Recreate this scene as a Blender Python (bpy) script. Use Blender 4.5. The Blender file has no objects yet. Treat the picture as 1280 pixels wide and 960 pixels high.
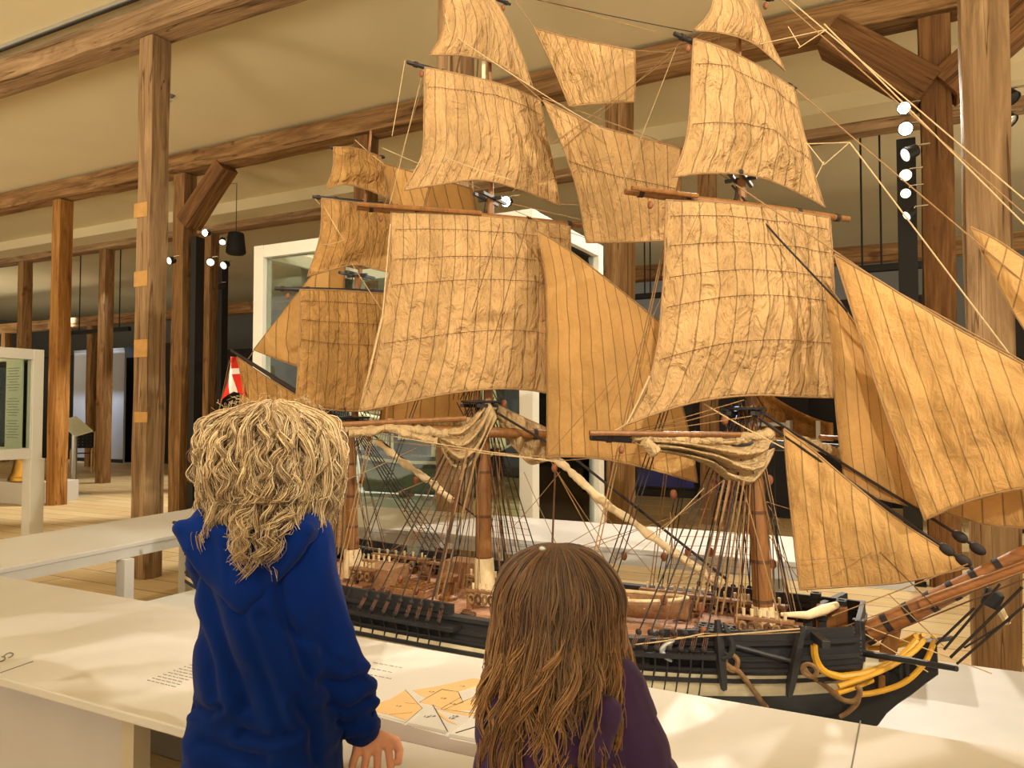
import bpy, bmesh, math, random
from mathutils import Vector, Matrix, noise
random.seed(7)
SC = bpy.context.scene
COL = SC.collection
V = Vector
PI = math.pi

# ------------------------------------------------------------------ camera
F = 960.0                       # focal length in pixels of the 1280 wide frame
CZ = 1.38                       # height of the lens
YAW = math.radians(27.6)
PITCH = math.atan(35 / F)
cam_d = bpy.data.cameras.new('camera')
cam = bpy.data.objects.new('camera', cam_d)
COL.objects.link(cam)
cam.location = (0, 0, CZ)
cam.rotation_euler = (PI / 2 + PITCH, 0, YAW)
cam_d.sensor_width = 36.0
cam_d.lens = 36.0 * F / 1280.0
cam_d.clip_end = 200
SC.camera = cam
RM = cam.rotation_euler.to_matrix()
C0 = V((0, 0, CZ))

def ray(px, py):
    return RM @ V(((px - 640) / F, (480 - py) / F, -1.0))

def onplane(px, py, p, n):
    d = ray(px, py)
    t = (p - C0).dot(n) / d.dot(n)
    return C0 + d * t

def onY(px, py, Y):
    return onplane(px, py, V((0, Y, 0)), V((0, 1, 0)))

def onZ(px, py, z):
    return onplane(px, py, V((0, 0, z)), V((0, 0, 1)))

def atD(px, py, D):
    return C0 + ray(px, py) * D

# ------------------------------------------------------------------ colours / materials
def s2l(c):
    return tuple(((x / 12.92) if x <= 0.04045 else ((x + 0.055) / 1.055) ** 2.4) for x in c)

def rgb(r, g, b):
    return s2l((r / 255.0, g / 255.0, b / 255.0))

class NT:
    def __init__(self, name):
        self.m = bpy.data.materials.new(name)
        self.m.use_nodes = True
        self.t = self.m.node_tree
        self.n = self.t.nodes
        self.b = self.n['Principled BSDF']
        self.o = self.n['Material Output']
    def add(self, typ, **kw):
        x = self.n.new(typ)
        for k, v in kw.items():
            if k.startswith('i_'):
                x.inputs[k[2:].replace('_', ' ')].default_value = v
            else:
                setattr(x, k, v)
        return x
    def link(self, a, b):
        self.t.links.new(a, b)
    def ramp(self, fac, stops, interp='LINEAR'):
        r = self.n.new('ShaderNodeValToRGB')
        r.color_ramp.interpolation = interp
        el = r.color_ramp.elements
        while len(el) < len(stops):
            el.new(0.5)
        for e, (p, c) in zip(el, stops):
            e.position = p
            e.color = (c[0], c[1], c[2], 1)
        self.link(fac, r.inputs[0])
        return r.outputs[0]
    def mix(self, fac, a, b, blend='MIX'):
        x = self.n.new('ShaderNodeMix')
        x.data_type = 'RGBA'
        x.blend_type = blend
        for i, v in ((0, fac), (6, a), (7, b)):
            if hasattr(v, 'links') or isinstance(v, bpy.types.NodeSocket):
                self.link(v, x.inputs[i])
            elif i == 0:
                x.inputs[0].default_value = v
            else:
                x.inputs[i].default_value = (v[0], v[1], v[2], 1)
        return x.outputs[2]
    def math(self, op, a, b=0.0, c=0.0):
        x = self.n.new('ShaderNodeMath')
        x.operation = op
        for i, v in enumerate((a, b, c)):
            if isinstance(v, bpy.types.NodeSocket):
                self.link(v, x.inputs[i])
            else:
                x.inputs[i].default_value = v
        return x.outputs[0]
    def coords(self, kind='Object', scale=(1, 1, 1), rand=False):
        tc = self.n.new('ShaderNodeTexCoord')
        mp = self.n.new('ShaderNodeMapping')
        mp.inputs['Scale'].default_value = scale
        self.link(tc.outputs[kind], mp.inputs['Vector'])
        if rand:
            oi = self.n.new('ShaderNodeObjectInfo')
            cb = self.n.new('ShaderNodeCombineXYZ')
            m = self.math('MULTIPLY', oi.outputs['Random'], 37.0)
            for i in range(3):
                self.link(m, cb.inputs[i])
            self.link(cb.outputs[0], mp.inputs['Location'])
        return mp.outputs[0]
    def noise(self, vec, scale=5, detail=4, rough=0.5, dist=0.0):
        x = self.n.new('ShaderNodeTexNoise')
        x.inputs['Scale'].default_value = scale
        x.inputs['Detail'].default_value = detail
        x.inputs['Roughness'].default_value = rough
        x.inputs['Distortion'].default_value = dist
        self.link(vec, x.inputs['Vector'])
        return x.outputs['Fac']
    def bump(self, h, strength=0.3, dist=0.01):
        x = self.n.new('ShaderNodeBump')
        x.inputs['Strength'].default_value = strength
        x.inputs['Distance'].default_value = dist
        self.link(h, x.inputs['Height'])
        self.link(x.outputs[0], self.b.inputs['Normal'])
    def base(self, c):
        if isinstance(c, bpy.types.NodeSocket):
            self.link(c, self.b.inputs['Base Color'])
        else:
            self.b.inputs['Base Color'].default_value = (c[0], c[1], c[2], 1)
    def set(self, rough=0.6, metal=0.0, spec=0.4):
        self.b.inputs['Roughness'].default_value = rough
        self.b.inputs['Metallic'].default_value = metal
        self.b.inputs['Specular IOR Level'].default_value = spec

def plain(name, c, rough=0.6, metal=0.0, var=0.08, scale=6.0, bump=0.0, spec=0.4):
    k = NT(name)
    v = k.coords('Object', (1, 1, 1))
    n = k.noise(v, scale, 4)
    lo = tuple(x * (1 - var) for x in c)
    hi = tuple(min(1, x * (1 + var)) for x in c)
    k.base(k.ramp(n, [(0.3, lo), (0.7, hi)]))
    k.set(rough, metal, spec)
    if bump:
        k.bump(k.noise(v, scale * 12, 3), bump, 0.004)
    return k.m

def timber_mat(name, dark, mid, light):
    k = NT(name)
    v = k.coords('Object', (1, 1, 0.10), True)
    v2 = k.coords('Object', (1, 1, 0.035), True)
    a = k.noise(v, 9, 6, 0.65, 1.2)
    g = k.noise(v2, 55, 4, 0.6, 0.6)
    vk = k.coords('Object', (1, 1, 0.7), True)
    kn = k.noise(vk, 5.5, 2, 0.4)
    col = k.ramp(a, [(0.28, dark), (0.5, mid), (0.72, light)])
    gr = k.ramp(g, [(0.35, (0.68, 0.64, 0.6)), (0.6, (1, 1, 1))])
    col = k.mix(0.55, col, gr, 'MULTIPLY')
    kd = k.ramp(kn, [(0.66, (1, 1, 1)), (0.76, (0.42, 0.3, 0.2))])
    col = k.mix(0.8, col, kd, 'MULTIPLY')
    # long drying cracks
    vc = k.coords('Object', (1, 1, 0.02), True)
    cr = k.noise(vc, 14, 2, 0.5, 0.4)
    cd = k.ramp(cr, [(0.488, (1, 1, 1)), (0.497, (0.16, 0.1, 0.06)), (0.503, (0.16, 0.1, 0.06)), (0.512, (1, 1, 1))])
    col = k.mix(0.75, col, cd, 'MULTIPLY')
    k.base(col)
    k.set(0.72, 0, 0.25)
    k.bump(k.math('ADD', g, k.math('MULTIPLY', a, 0.6)), 0.5, 0.012)
    return k.m

def sail_mat(name, c, dark=0.62, seam=1.0, transl=0.25, crumple=0.9):
    """woven cloth with stitched panel seams along U, worn and weathered"""
    k = NT(name)
    uv = k.coords('UV', (1, 1, 1))
    sx = k.n.new('ShaderNodeSeparateXYZ')
    k.link(uv, sx.inputs[0])
    ob = k.coords('Object', (1, 1, 1))
    wob = k.math('MULTIPLY', k.math('SUBTRACT', k.noise(ob, 7, 2), 0.5), 0.25)
    fr = k.math('FRACT', k.math('ADD', sx.outputs[0], wob))
    d = k.math('ABSOLUTE', k.math('SUBTRACT', fr, 0.5))
    line = k.math('LESS_THAN', d, 0.042)
    stain = k.noise(ob, 4.0, 5, 0.6)
    panel = k.n.new('ShaderNodeTexWhiteNoise')
    panel.noise_dimensions = '1D'
    k.link(k.math('FLOOR', k.math('ADD', sx.outputs[0], k.math('ADD', wob, 0.5))), panel.inputs['W'])
    c1 = tuple(x * 0.80 for x in c)
    c2 = tuple(min(1, x * 1.08) for x in c)
    col = k.ramp(stain, [(0.3, c1), (0.65, c2)])
    pc = k.ramp(panel.outputs['Value'], [(0.0, (0.88, 0.86, 0.82)), (1.0, (1.0, 1.0, 1.0))])
    col = k.mix(1.0, col, pc, 'MULTIPLY')
    col = k.mix(k.math('MULTIPLY', line, 0.72 * seam), col, tuple(x * 0.30 for x in c))
    k.base(col)
    k.set(0.85, 0, 0.12)
    w1 = k.coords('Object', (1, 1, 0.55))
    w2 = k.coords('Object', (1, 1, 0.35))
    h = k.math('ADD', k.math('MULTIPLY', k.noise(w1, 15, 4, 0.6, 1.2), 1.0), k.math('MULTIPLY', k.noise(w2, 34, 3, 0.55, 0.9), 0.42))
    k.bump(h, crumple, 0.05)
    tr = k.n.new('ShaderNodeBsdfTranslucent')
    k.link(col, tr.inputs['Color'])
    mx = k.n.new('ShaderNodeMixShader')
    mx.inputs[0].default_value = transl
    k.link(k.b.outputs[0], mx.inputs[1])
    k.link(tr.outputs[0], mx.inputs[2])
    k.link(mx.outputs[0], k.o.inputs['Surface'])
    return k.m

def glass_mat(name, tint):
    k = NT(name)
    k.n.remove(k.b)
    tr = k.n.new('ShaderNodeBsdfTransparent')
    tr.inputs['Color'].default_value = (tint[0], tint[1], tint[2], 1)
    gl = k.n.new('ShaderNodeBsdfGlossy')
    gl.inputs['Roughness'].default_value = 0.03
    fr = k.n.new('ShaderNodeFresnel')
    fr.inputs['IOR'].default_value = 1.35
    mx = k.n.new('ShaderNodeMixShader')
    k.link(fr.outputs[0], mx.inputs[0])
    k.link(tr.outputs[0], mx.inputs[1])
    k.link(gl.outputs[0], mx.inputs[2])
    k.link(mx.outputs[0], k.o.inputs['Surface'])
    return k.m

def emit_mat(name, c, strength):
    k = NT(name)
    k.base(c)
    k.b.inputs['Emission Color'].default_value = (c[0], c[1], c[2], 1)
    k.b.inputs['Emission Strength'].default_value = strength
    return k.m

# ------------------------------------------------------------------ mesh builder
class MB:
    def __init__(self):
        self.v = []; self.f = []; self.uv = {}
    def vert(self, p):
        self.v.append(V(p)); return len(self.v) - 1
    def face(self, idx, uvs=None):
        if uvs: self.uv[len(self.f)] = uvs
        self.f.append(tuple(idx))
    def box(self, c, size, rz=0.0, M=None):
        c = V(c); hx, hy, hz = size[0] / 2, size[1] / 2, size[2] / 2
        R = M if M is not None else Matrix.Rotation(rz, 3, 'Z')
        i = len(self.v)
        for sx, sy, sz in ((-1,-1,-1),(1,-1,-1),(1,1,-1),(-1,1,-1),(-1,-1,1),(1,-1,1),(1,1,1),(-1,1,1)):
            self.v.append(c + R @ V((sx*hx, sy*hy, sz*hz)))
        for q in ((0,3,2,1),(4,5,6,7),(0,1,5,4),(1,2,6,5),(2,3,7,6),(3,0,4,7)):
            self.face([i + k for k in q])
        return self
    def bar(self, p0, p1, w, h, up=V((0, 0, 1))):
        p0, p1 = V(p0), V(p1)
        z = (p1 - p0); L = z.length; z.normalize()
        if abs(z.dot(up)) > 0.98: up = V((0, 1, 0))
        x = up.cross(z).normalized(); y = z.cross(x)
        M = Matrix((x, y, z)).transposed()
        return self.box((p0 + p1) / 2, (w, h, L), M=M)
    def tube(self, pts, r, n=8, cap=True, flat=1.0):
        pts = [V(p) for p in pts]
        if not isinstance(r, (list, tuple)): r = [r] * len(pts)
        ref = None; rings = []
        for i, p in enumerate(pts):
            t = (pts[min(i + 1, len(pts) - 1)] - pts[max(i - 1, 0)])
            if t.length < 1e-9: t = V((0, 0, 1))
            t.normalize()
            if ref is None:
                a = V((0, 0, 1)) if abs(t.z) < 0.9 else V((1, 0, 0))
                ref = (a - t * a.dot(t)).normalized()
            else:
                ref = (ref - t * ref.dot(t))
                if ref.length < 1e-6: ref = V((1, 0, 0))
                ref.normalize()
            b = t.cross(ref)
            i0 = len(self.v)
            for k in range(n):
                a = 2 * PI * k / n
                self.v.append(p + (ref * math.cos(a) * flat + b * math.sin(a)) * r[i])
            rings.append(i0)
        for a, b in zip(rings[:-1], rings[1:]):
            for k in range(n):
                self.face((a + k, a + (k + 1) % n, b + (k + 1) % n, b + k))
        if cap:
            self.face([rings[0] + k for k in reversed(range(n))])
            self.face([rings[-1] + k for k in range(n)])
        return self
    def lathe(self, c, prof, n=20, axis=None, sx=1.0, sy=1.0):
        """prof = [(radius, height)...]"""
        c = V(c)
        M = V((0, 0, 1)).rotation_difference(V(axis).normalized()).to_matrix() if axis is not None else Matrix.Identity(3)
        rings = []
        for r, h in prof:
            i0 = len(self.v)
            for k in range(n):
                a = 2 * PI * k / n
                self.v.append(c + M @ V((r * math.cos(a) * sx, r * math.sin(a) * sy, h)))
            rings.append(i0)
        for a, b in zip(rings[:-1], rings[1:]):
            for k in range(n):
                self.face((a + k, a + (k + 1) % n, b + (k + 1) % n, b + k))
        self.face([rings[0] + k for k in reversed(range(n))])
        self.face([rings[-1] + k for k in range(n)])
        return self
    def ball(self, c, r, n=12, m=8, M=None):
        if not isinstance(r, (list, tuple)): r = (r, r, r)
        c = V(c); M = M or Matrix.Identity(3)
        rings = []
        for j in range(1, m):
            th = PI * j / m
            i0 = len(self.v)
            for k in range(n):
                a = 2 * PI * k / n
                self.v.append(c + M @ V((r[0]*math.sin(th)*math.cos(a), r[1]*math.sin(th)*math.sin(a), r[2]*math.cos(th))))
            rings.append(i0)
        for a, b in zip(rings[:-1], rings[1:]):
            for k in range(n):
                self.face((a + k, b + k, b + (k + 1) % n, a + (k + 1) % n))
        t = self.vert(c + M @ V((0, 0, r[2]))); bt = self.vert(c + M @ V((0, 0, -r[2])))
        for k in range(n):
            self.face((t, rings[0] + k, rings[0] + (k + 1) % n))
            self.face((bt, rings[-1] + (k + 1) % n, rings[-1] + k))
        return self
    def torus(self, c, R, r, axis=(0, 0, 1), n=16, m=6, sx=1.0):
        c = V(c)
        M = V((0, 0, 1)).rotation_difference(V(axis).normalized()).to_matrix()
        i0 = len(self.v)
        for i in range(n):
            a = 2 * PI * i / n
            for j in range(m):
                b = 2 * PI * j / m
                self.v.append(c + M @ V(((R + r*math.cos(b))*math.cos(a)*sx, (R + r*math.cos(b))*math.sin(a), r*math.sin(b))))
        for i in range(n):
            for j in range(m):
                self.face((i0+i*m+j, i0+((i+1)%n)*m+j, i0+((i+1)%n)*m+(j+1)%m, i0+i*m+(j+1)%m))
        return self
    def prism(self, pts, d):
        """closed polygon pts (3D, planar) extruded by +-d/2 (vector d)"""
        d = V(d); i0 = len(self.v); n = len(pts)
        for p in pts: self.v.append(V(p) - d / 2)
        for p in pts: self.v.append(V(p) + d / 2)
        self.face([i0 + k for k in range(n)])
        self.face([i0 + n + k for k in reversed(range(n))])
        for k in range(n):
            self.face((i0 + k, i0 + n + k, i0 + n + (k + 1) % n, i0 + (k + 1) % n))
        return self
    def grid(self, fn, nu, nv, uvfn=None, flip=False):
        i0 = len(self.v)
        for j in range(nv + 1):
            for i in range(nu + 1):
                self.v.append(V(fn(i / nu, j / nv)))
        for j in range(nv):
            for i in range(nu):
                a = i0 + j * (nu + 1) + i
                q = [a, a + 1, a + nu + 2, a + nu + 1]
                uvs = None
                if uvfn:
                    uvs = [uvfn(i/nu, j/nv), uvfn((i+1)/nu, j/nv), uvfn((i+1)/nu, (j+1)/nv), uvfn(i/nu, (j+1)/nv)]
                if flip:
                    q.reverse()
                    if uvs: uvs.reverse()
                self.face(q, uvs)
        return self

WL = {}      # world location of every root, for parts built in world space

def smooth_mesh(me, angle=40):
    for p in me.polygons: p.use_smooth = True
    try:
        me.set_sharp_from_angle(angle=math.radians(angle))
    except Exception:
        pass

def obj(name, mb, mat, parent=None, smooth=None, bevel=0.0, solid=0.0, local=False, label=None, fixn=True):
    """link one mesh object. Vertices are given in world space and rebased on the parent's origin (local=True: already local)."""
    me = bpy.data.meshes.new(name)
    base = V((0, 0, 0))
    o = bpy.data.objects.new(name, me)
    COL.objects.link(o)
    if parent is not None:
        o.parent = parent
        base = WL.get(parent.name, V((0, 0, 0)))
        WL[o.name] = base
    elif not local and mb.v:
        xs = [v.x for v in mb.v]; ys = [v.y for v in mb.v]; zs = [v.z for v in mb.v]
        base = V(((min(xs)+max(xs))/2, (min(ys)+max(ys))/2, min(zs)))
        o.location = base
        WL[o.name] = base
    if local: base = V((0, 0, 0))
    me.from_pydata([tuple(v - base) for v in mb.v], [], mb.f)
    if mb.uv:
        ul = me.uv_layers.new(name='UVMap')
        for fi, p in enumerate(me.polygons):
            u = mb.uv.get(fi)
            if u:
                for li, q in zip(p.loop_indices, u): ul.data[li].uv = q
    if fixn:
        bm = bmesh.new(); bm.from_mesh(me)
        bmesh.ops.recalc_face_normals(bm, faces=bm.faces)
        bm.to_mesh(me); bm.free()
    me.materials.append(mat)
    if smooth: smooth_mesh(me, smooth)
    if bevel:
        b = o.modifiers.new('bevel', 'BEVEL'); b.width = bevel; b.segments = 2; b.limit_method = 'ANGLE'
    if solid:
        s = o.modifiers.new('solid', 'SOLIDIFY'); s.thickness = solid; s.offset = 0
    if label: o['label'] = label
    return o

def thing(name, loc, label, cat, group=None, rz=0.0):
    o = bpy.data.objects.new(name, None)
    COL.objects.link(o)
    o.empty_display_size = 0.1
    o.location = loc; o.rotation_euler = (0, 0, rz)
    o['label'] = label; o['category'] = cat
    if group: o['group'] = group
    WL[o.name] = V(loc)
    return o

def tag(o, label, cat, group=None):
    o['label'] = label; o['category'] = cat
    if group: o['group'] = group
    return o

def struct(name, mb, mat, **kw):
    o = obj(name, mb, mat, **kw); o['kind'] = 'structure'
    return o

# polyline helpers
def catmull(pts, n):
    pts = [V(p) for p in pts]
    if len(pts) == 2:
        return [pts[0].lerp(pts[1], i / n) for i in range(n + 1)]
    out = []
    m = len(pts) - 1
    dense = []
    for i in range(m):
        p0 = pts[max(i-1, 0)]; p1 = pts[i]; p2 = pts[i+1]; p3 = pts[min(i+2, m)]
        for k in range(16):
            t = k / 16
            dense.append(0.5*((2*p1)+(p2-p0)*t+(2*p0-5*p1+4*p2-p3)*t*t+(3*p1-p0-3*p2+p3)*t**3))
    dense.append(pts[-1])
    ln = [0]
    for a, b in zip(dense[:-1], dense[1:]): ln.append(ln[-1] + (b-a).length)
    T = ln[-1]; j = 0
    for i in range(n + 1):
        s = T * i / n
        while j < len(ln) - 2 and ln[j+1] < s: j += 1
        d = ln[j+1] - ln[j]
        out.append(dense[j].lerp(dense[j+1], 0 if d < 1e-9 else min(1, max(0, (s-ln[j])/d))))
    return out

def linear(pts, n):
    pts = [V(p) for p in pts]
    ln = [0]
    for a, b in zip(pts[:-1], pts[1:]): ln.append(ln[-1] + (b-a).length)
    out = []; j = 0
    for i in range(n+1):
        s = ln[-1]*i/n
        while j < len(ln)-2 and ln[j+1] < s: j += 1
        d = ln[j+1]-ln[j]
        out.append(pts[j].lerp(pts[j+1], 0 if d < 1e-9 else (s-ln[j])/d))
    return out

def coons(top, right, bottom, left):
    """top, bottom left to right; left, right top to bottom; equal counts per pair"""
    nu = len(top) - 1; nv = len(left) - 1
    def at(l, t, n):
        x = t * n; i = min(int(x), n - 1)
        return l[i].lerp(l[i+1], x - i)
    def fn(u, v):
        a = at(top, u, nu).lerp(at(bottom, u, nu), v)
        b = at(left, v, nv).lerp(at(right, v, nv), u)
        c = (top[0]*(1-u)*(1-v) + top[-1]*u*(1-v) + bottom[0]*(1-u)*v + bottom[-1]*u*v)
        return a + b - c
    return fn

# ------------------------------------------------------------------ material library
M = {}
M['timber'] = timber_mat('old_timber', rgb(104, 74, 44), rgb(150, 112, 70), rgb(186, 148, 102))
M['timber_grey'] = timber_mat('weathered_timber', rgb(116, 90, 62), rgb(160, 128, 92), rgb(192, 160, 120))
M['timber_dark'] = timber_mat('dark_timber', rgb(84, 56, 32), rgb(126, 88, 52), rgb(162, 120, 74))
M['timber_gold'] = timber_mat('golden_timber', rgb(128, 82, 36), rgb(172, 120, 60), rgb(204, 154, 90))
M['patch'] = plain('repair_wood', rgb(200, 152, 88), 0.7, var=0.12, scale=14)
M['white'] = plain('white_paint', rgb(206, 202, 195), 0.42, var=0.03, scale=3)
M['white_frame'] = plain('white_frame_paint', rgb(226, 222, 208), 0.4, var=0.03, scale=3)
M['white_panel'] = plain('table_side_paint', rgb(196, 192, 190), 0.6, var=0.03)
M['plinth'] = plain('grey_white_plinth', rgb(206, 204, 200), 0.55, var=0.04)
M['ceiling'] = plain('ceiling_plaster', rgb(222, 208, 170), 0.9, var=0.03, scale=0.8)
M['wall'] = plain('grey_wall', rgb(124, 123, 118), 0.9, var=0.05, scale=0.7)
M['wall_dark'] = plain('dark_wall', rgb(34, 32, 32), 0.7, var=0.1)
M['black'] = plain('black_metal', rgb(26, 24, 24), 0.5, var=0.1)
M['speaker'] = plain('speaker_plastic', rgb(30, 29, 28), 0.75, var=0.1, bump=0.2)
M['panel_blue'] = plain('blue_grey_panel', rgb(176, 178, 186), 0.6, var=0.05, scale=1.5)
M['brass'] = plain('brass', rgb(190, 150, 76), 0.28, 0.95, var=0.15)
M['steel'] = plain('brushed_steel', rgb(190, 190, 186), 0.35, 0.7, var=0.05)
M['chrome'] = plain('lamp_chrome', rgb(210, 208, 200), 0.2, 0.9, var=0.05)
M['birch'] = plain('birch_wood', rgb(206, 164, 108), 0.5, var=0.1, scale=10)
M['webbing'] = plain('black_webbing', rgb(28, 27, 28), 0.85, var=0.2)
M['glass'] = glass_mat('vitrine_glass', (0.90, 0.95, 0.91))
M['lamp'] = emit_mat('lamp_lens', (1.0, 0.93, 0.8), 60)
M['lamp_warm'] = emit_mat('warm_lamp_lens', (1.0, 0.80, 0.45), 4)
M['lamp_dim'] = emit_mat('dim_lamp_lens', (1.0, 0.9, 0.75), 1.6)
M['screen'] = emit_mat('blue_screen', rgb(26, 28, 78), 0.25)
M['white_glow'] = emit_mat('lit_panel', rgb(190, 210, 240), 1.2)
M['beige'] = plain('beige_panel_paint', rgb(196, 184, 158), 0.6, var=0.05)
M['text'] = plain('printed_grey', rgb(120, 116, 108), 0.8)
M['text_panel'] = plain('text_panel', rgb(205, 208, 190), 0.6, var=0.05, scale=20)
M['sail'] = sail_mat('sail_cloth', rgb(206, 166, 113), transl=0.22)
M['sail_warm'] = sail_mat('amber_sail_cloth', rgb(212, 168, 106), transl=0.3, crumple=0.35)
M['sail_brown'] = sail_mat('brown_sail_cloth', rgb(196, 150, 90))
M['furled'] = sail_mat('furled_sail_cloth', rgb(194, 164, 120), seam=0.25, transl=0.1)
M['stay_roll'] = plain('pale_rolled_cloth', rgb(206, 180, 138), 0.8, var=0.15, scale=30, bump=0.5)
M['rope_tan'] = plain('tan_rope', rgb(146, 112, 72), 0.8, var=0.15, scale=60)
M['rope_pale'] = plain('pale_rope', rgb(192, 164, 120), 0.8, var=0.12, scale=60)
M['rope_dark'] = plain('tarred_rope', rgb(40, 30, 26), 0.7, var=0.2, scale=60)
M['rope_brown'] = plain('brown_rope', rgb(92, 58, 36), 0.75, var=0.2, scale=60)
M['hull_black'] = plain('hull_black_paint', rgb(38, 36, 36), 0.5, var=0.15, scale=12, bump=0.1)
M['hull_white'] = plain('hull_cream_paint', rgb(222, 208, 172), 0.6, var=0.1, scale=14)
M['hawser'] = plain('anchor_hawser', rgb(126, 94, 58), 0.85, var=0.2, scale=60, bump=0.4)
M['yellow'] = plain('yellow_paint', rgb(206, 152, 40), 0.5, var=0.1, scale=20)
M['block'] = plain('pulley_block_wood', rgb(126, 74, 42), 0.6, var=0.2, scale=40)

def wood(name, c, sc=(4, 4, 4), var=0.3, rough=0.45):
    k = NT(name)
    v = k.coords('Object', sc)
    n = k.noise(v, 6, 5, 0.6, 1.0)
    k.base(k.ramp(n, [(0.3, tuple(x*(1-var) for x in c)), (0.7, tuple(min(1, x*(1+var)) for x in c))]))
    k.set(rough, 0, 0.4)
    k.bump(n, 0.15, 0.004)
    return k.m
M['mast'] = wood('varnished_spar', rgb(126, 82, 38), (8, 8, 1.2))
M['bowsprit'] = wood('varnished_bowsprit', rgb(140, 88, 44), (1.5, 8, 8))
M['deckwood'] = wood('fitting_wood', rgb(138, 100, 66), (8, 8, 8))
M['palewood'] = wood('pale_wood', rgb(214, 190, 146), (8, 8, 4), 0.15)

def deck_mat():
    k = NT('deck_planks')
    v = k.coords('Object', (1, 1, 1))
    b = k.n.new('ShaderNodeTexBrick')
    b.inputs['Scale'].default_value = 1.0
    b.inputs['Brick Width'].default_value = 0.5
    b.inputs['Row Height'].default_value = 0.022
    b.inputs['Mortar Size'].default_value = 0.0016
    b.inputs['Color1'].default_value = (*rgb(196, 152, 120), 1)
    b.inputs['Color2'].default_value = (*rgb(180, 132, 100), 1)
    b.inputs['Mortar'].default_value = (*rgb(110, 76, 56), 1)
    k.link(v, b.inputs['Vector'])
    n = k.noise(v, 9, 4)
    d = k.ramp(n, [(0.3, (0.75, 0.72, 0.7)), (0.7, (1, 1, 1))])
    k.base(k.mix(1.0, b.outputs['Color'], d, 'MULTIPLY'))
    k.set(0.7, 0, 0.3)
    return k.m
M['deck'] = deck_mat()

def floor_mat():
    k = NT('floor_boards')
    v = k.coords('Object', (1, 1, 1))
    b = k.n.new('ShaderNodeTexBrick')
    b.inputs['Scale'].default_value = 1.0
    b.inputs['Brick Width'].default_value = 3.4
    b.inputs['Row Height'].default_value = 0.30
    b.inputs['Mortar Size'].default_value = 0.006
    b.inputs['Color1'].default_value = (*rgb(224, 202, 160), 1)
    b.inputs['Color2'].default_value = (*rgb(208, 182, 138), 1)
    b.inputs['Mortar'].default_value = (*rgb(120, 96, 66), 1)
    k.link(v, b.inputs['Vector'])
    g = k.noise(k.coords('Object', (0.25, 4, 1)), 9, 5, 0.6, 0.5)
    d = k.ramp(g, [(0.3, (0.8, 0.76, 0.7)), (0.7, (1, 1, 1))])
    k.base(k.mix(1.0, b.outputs['Color'], d, 'MULTIPLY'))
    k.set(0.55, 0, 0.35)
    return k.m
M['floor'] = floor_mat()
# ================================================================== ROOM
ZB = 4.56          # underside of the long beams
ZC = 4.86          # ceiling
def timber(name, p0, p1, w, h, mat, label, cat, group=None, seed=0, parent=None, rough=0.006, step=0.16):
    """one hewn timber, mesh along its local Z so the grain follows it"""
    p0, p1 = V(p0), V(p1)
    d = p1 - p0; L = d.length; d.normalize()
    n = max(2, int(L / step))
    mb = MB()
    K = 3
    for i in range(n + 1):
        z = L * i / n
        ring = []
        for side in range(4):
            for k in range(K):
                t = -1 + 2 * k / K
                x, y = {0: (t, -1), 1: (1, t), 2: (-t, 1), 3: (-1, -t)}[side]
                cham = 0.93 if k == 0 else 1.0
                q = V((x * w / 2 * cham, y * h / 2 * cham, z))
                q += V((noise.noise(V((q.x*5+seed, z*1.7, q.y*5))), noise.noise(V((q.y*5, z*1.7+seed, q.x*5+9))), 0)) * rough * 2
                ring.append(mb.vert(q))
    R = 4 * K
    for i in range(n):
        for k in range(R):
            a = i * R + k; b = i * R + (k + 1) % R
            mb.face((a, b, b + R, a + R))
    mb.face(list(range(R))[::-1]); mb.face([n * R + k for k in range(R)])
    o = obj(name, mb, mat, local=True, smooth=35)
    if abs(d.z) < 0.99:
        z = d; x = V((0, 0, 1)).cross(z).normalized(); y = z.cross(x)
        rot = Matrix((x, y, z)).transposed()
        o.rotation_euler = rot.to_euler()
    if parent is not None:
        o.parent = parent; o.location = p0 - WL[parent.name]
    else:
        o.location = p0
        tag(o, label, cat, group)
    WL[o.name] = V(p0)
    return o

# floor, ceiling, walls
mb = MB().box((-8, 5.5, -0.05), (46, 27, 0.1)); struct('floor', mb, M['floor'])
mb = MB().box((-8, 5.5, ZC + 0.05), (46, 27, 0.1)); struct('ceiling', mb, M['ceiling'])
mb = MB().box((-8, 17.6, 2.5), (46, 0.2, 5.2)); struct('wall_back', mb, M['wall'])
mb = MB().box((-30.6, 5.5, 2.5), (0.2, 26, 5.2)); struct('wall_left', mb, M['wall'])
# plastered drop of the ceiling along the far beam
mb = MB().box((-8, 9.25, ZC - 0.09), (44, 0.5, 0.18)); struct('trim_1', mb, M['ceiling'])

# long beams (all run along X)
timber('timber_beam', (-17.5, 4.33, ZB + 0.14), (6, 4.33, ZB + 0.14), 0.27, 0.24, M['timber_grey'],
       'nearest long ceiling beam, pale grey-brown, crossing the upper left corner', 'beam', seed=3)
timber('timber_beam', (-24, 7.05, ZB + 0.15), (8, 7.05, ZB + 0.15), 0.30, 0.26, M['timber'],
       'dark hewn ceiling beam behind the ship, carried by the braced posts', 'beam', seed=5)
timber('timber_beam', (-28, 9.6, ZB + 0.13), (9, 9.6, ZB + 0.13), 0.28, 0.26, M['timber_grey'],
       'far ceiling beam seen behind the hanging speaker', 'beam', seed=8)
timber('timber_beam', (-28, 12.4, 3.70), (9, 12.4, 3.70), 0.26, 0.26, M['timber'],
       'farthest, lower beam across the grey back part of the hall', 'beam', seed=12)

PW = 0.19
def post(x, y, w, mat, label, seed, group=None, top=ZB + 0.005):
    return timber('timber_post', (x, y, 0), (x, y, top), w, w, mat, label, 'post', group, seed)

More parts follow.
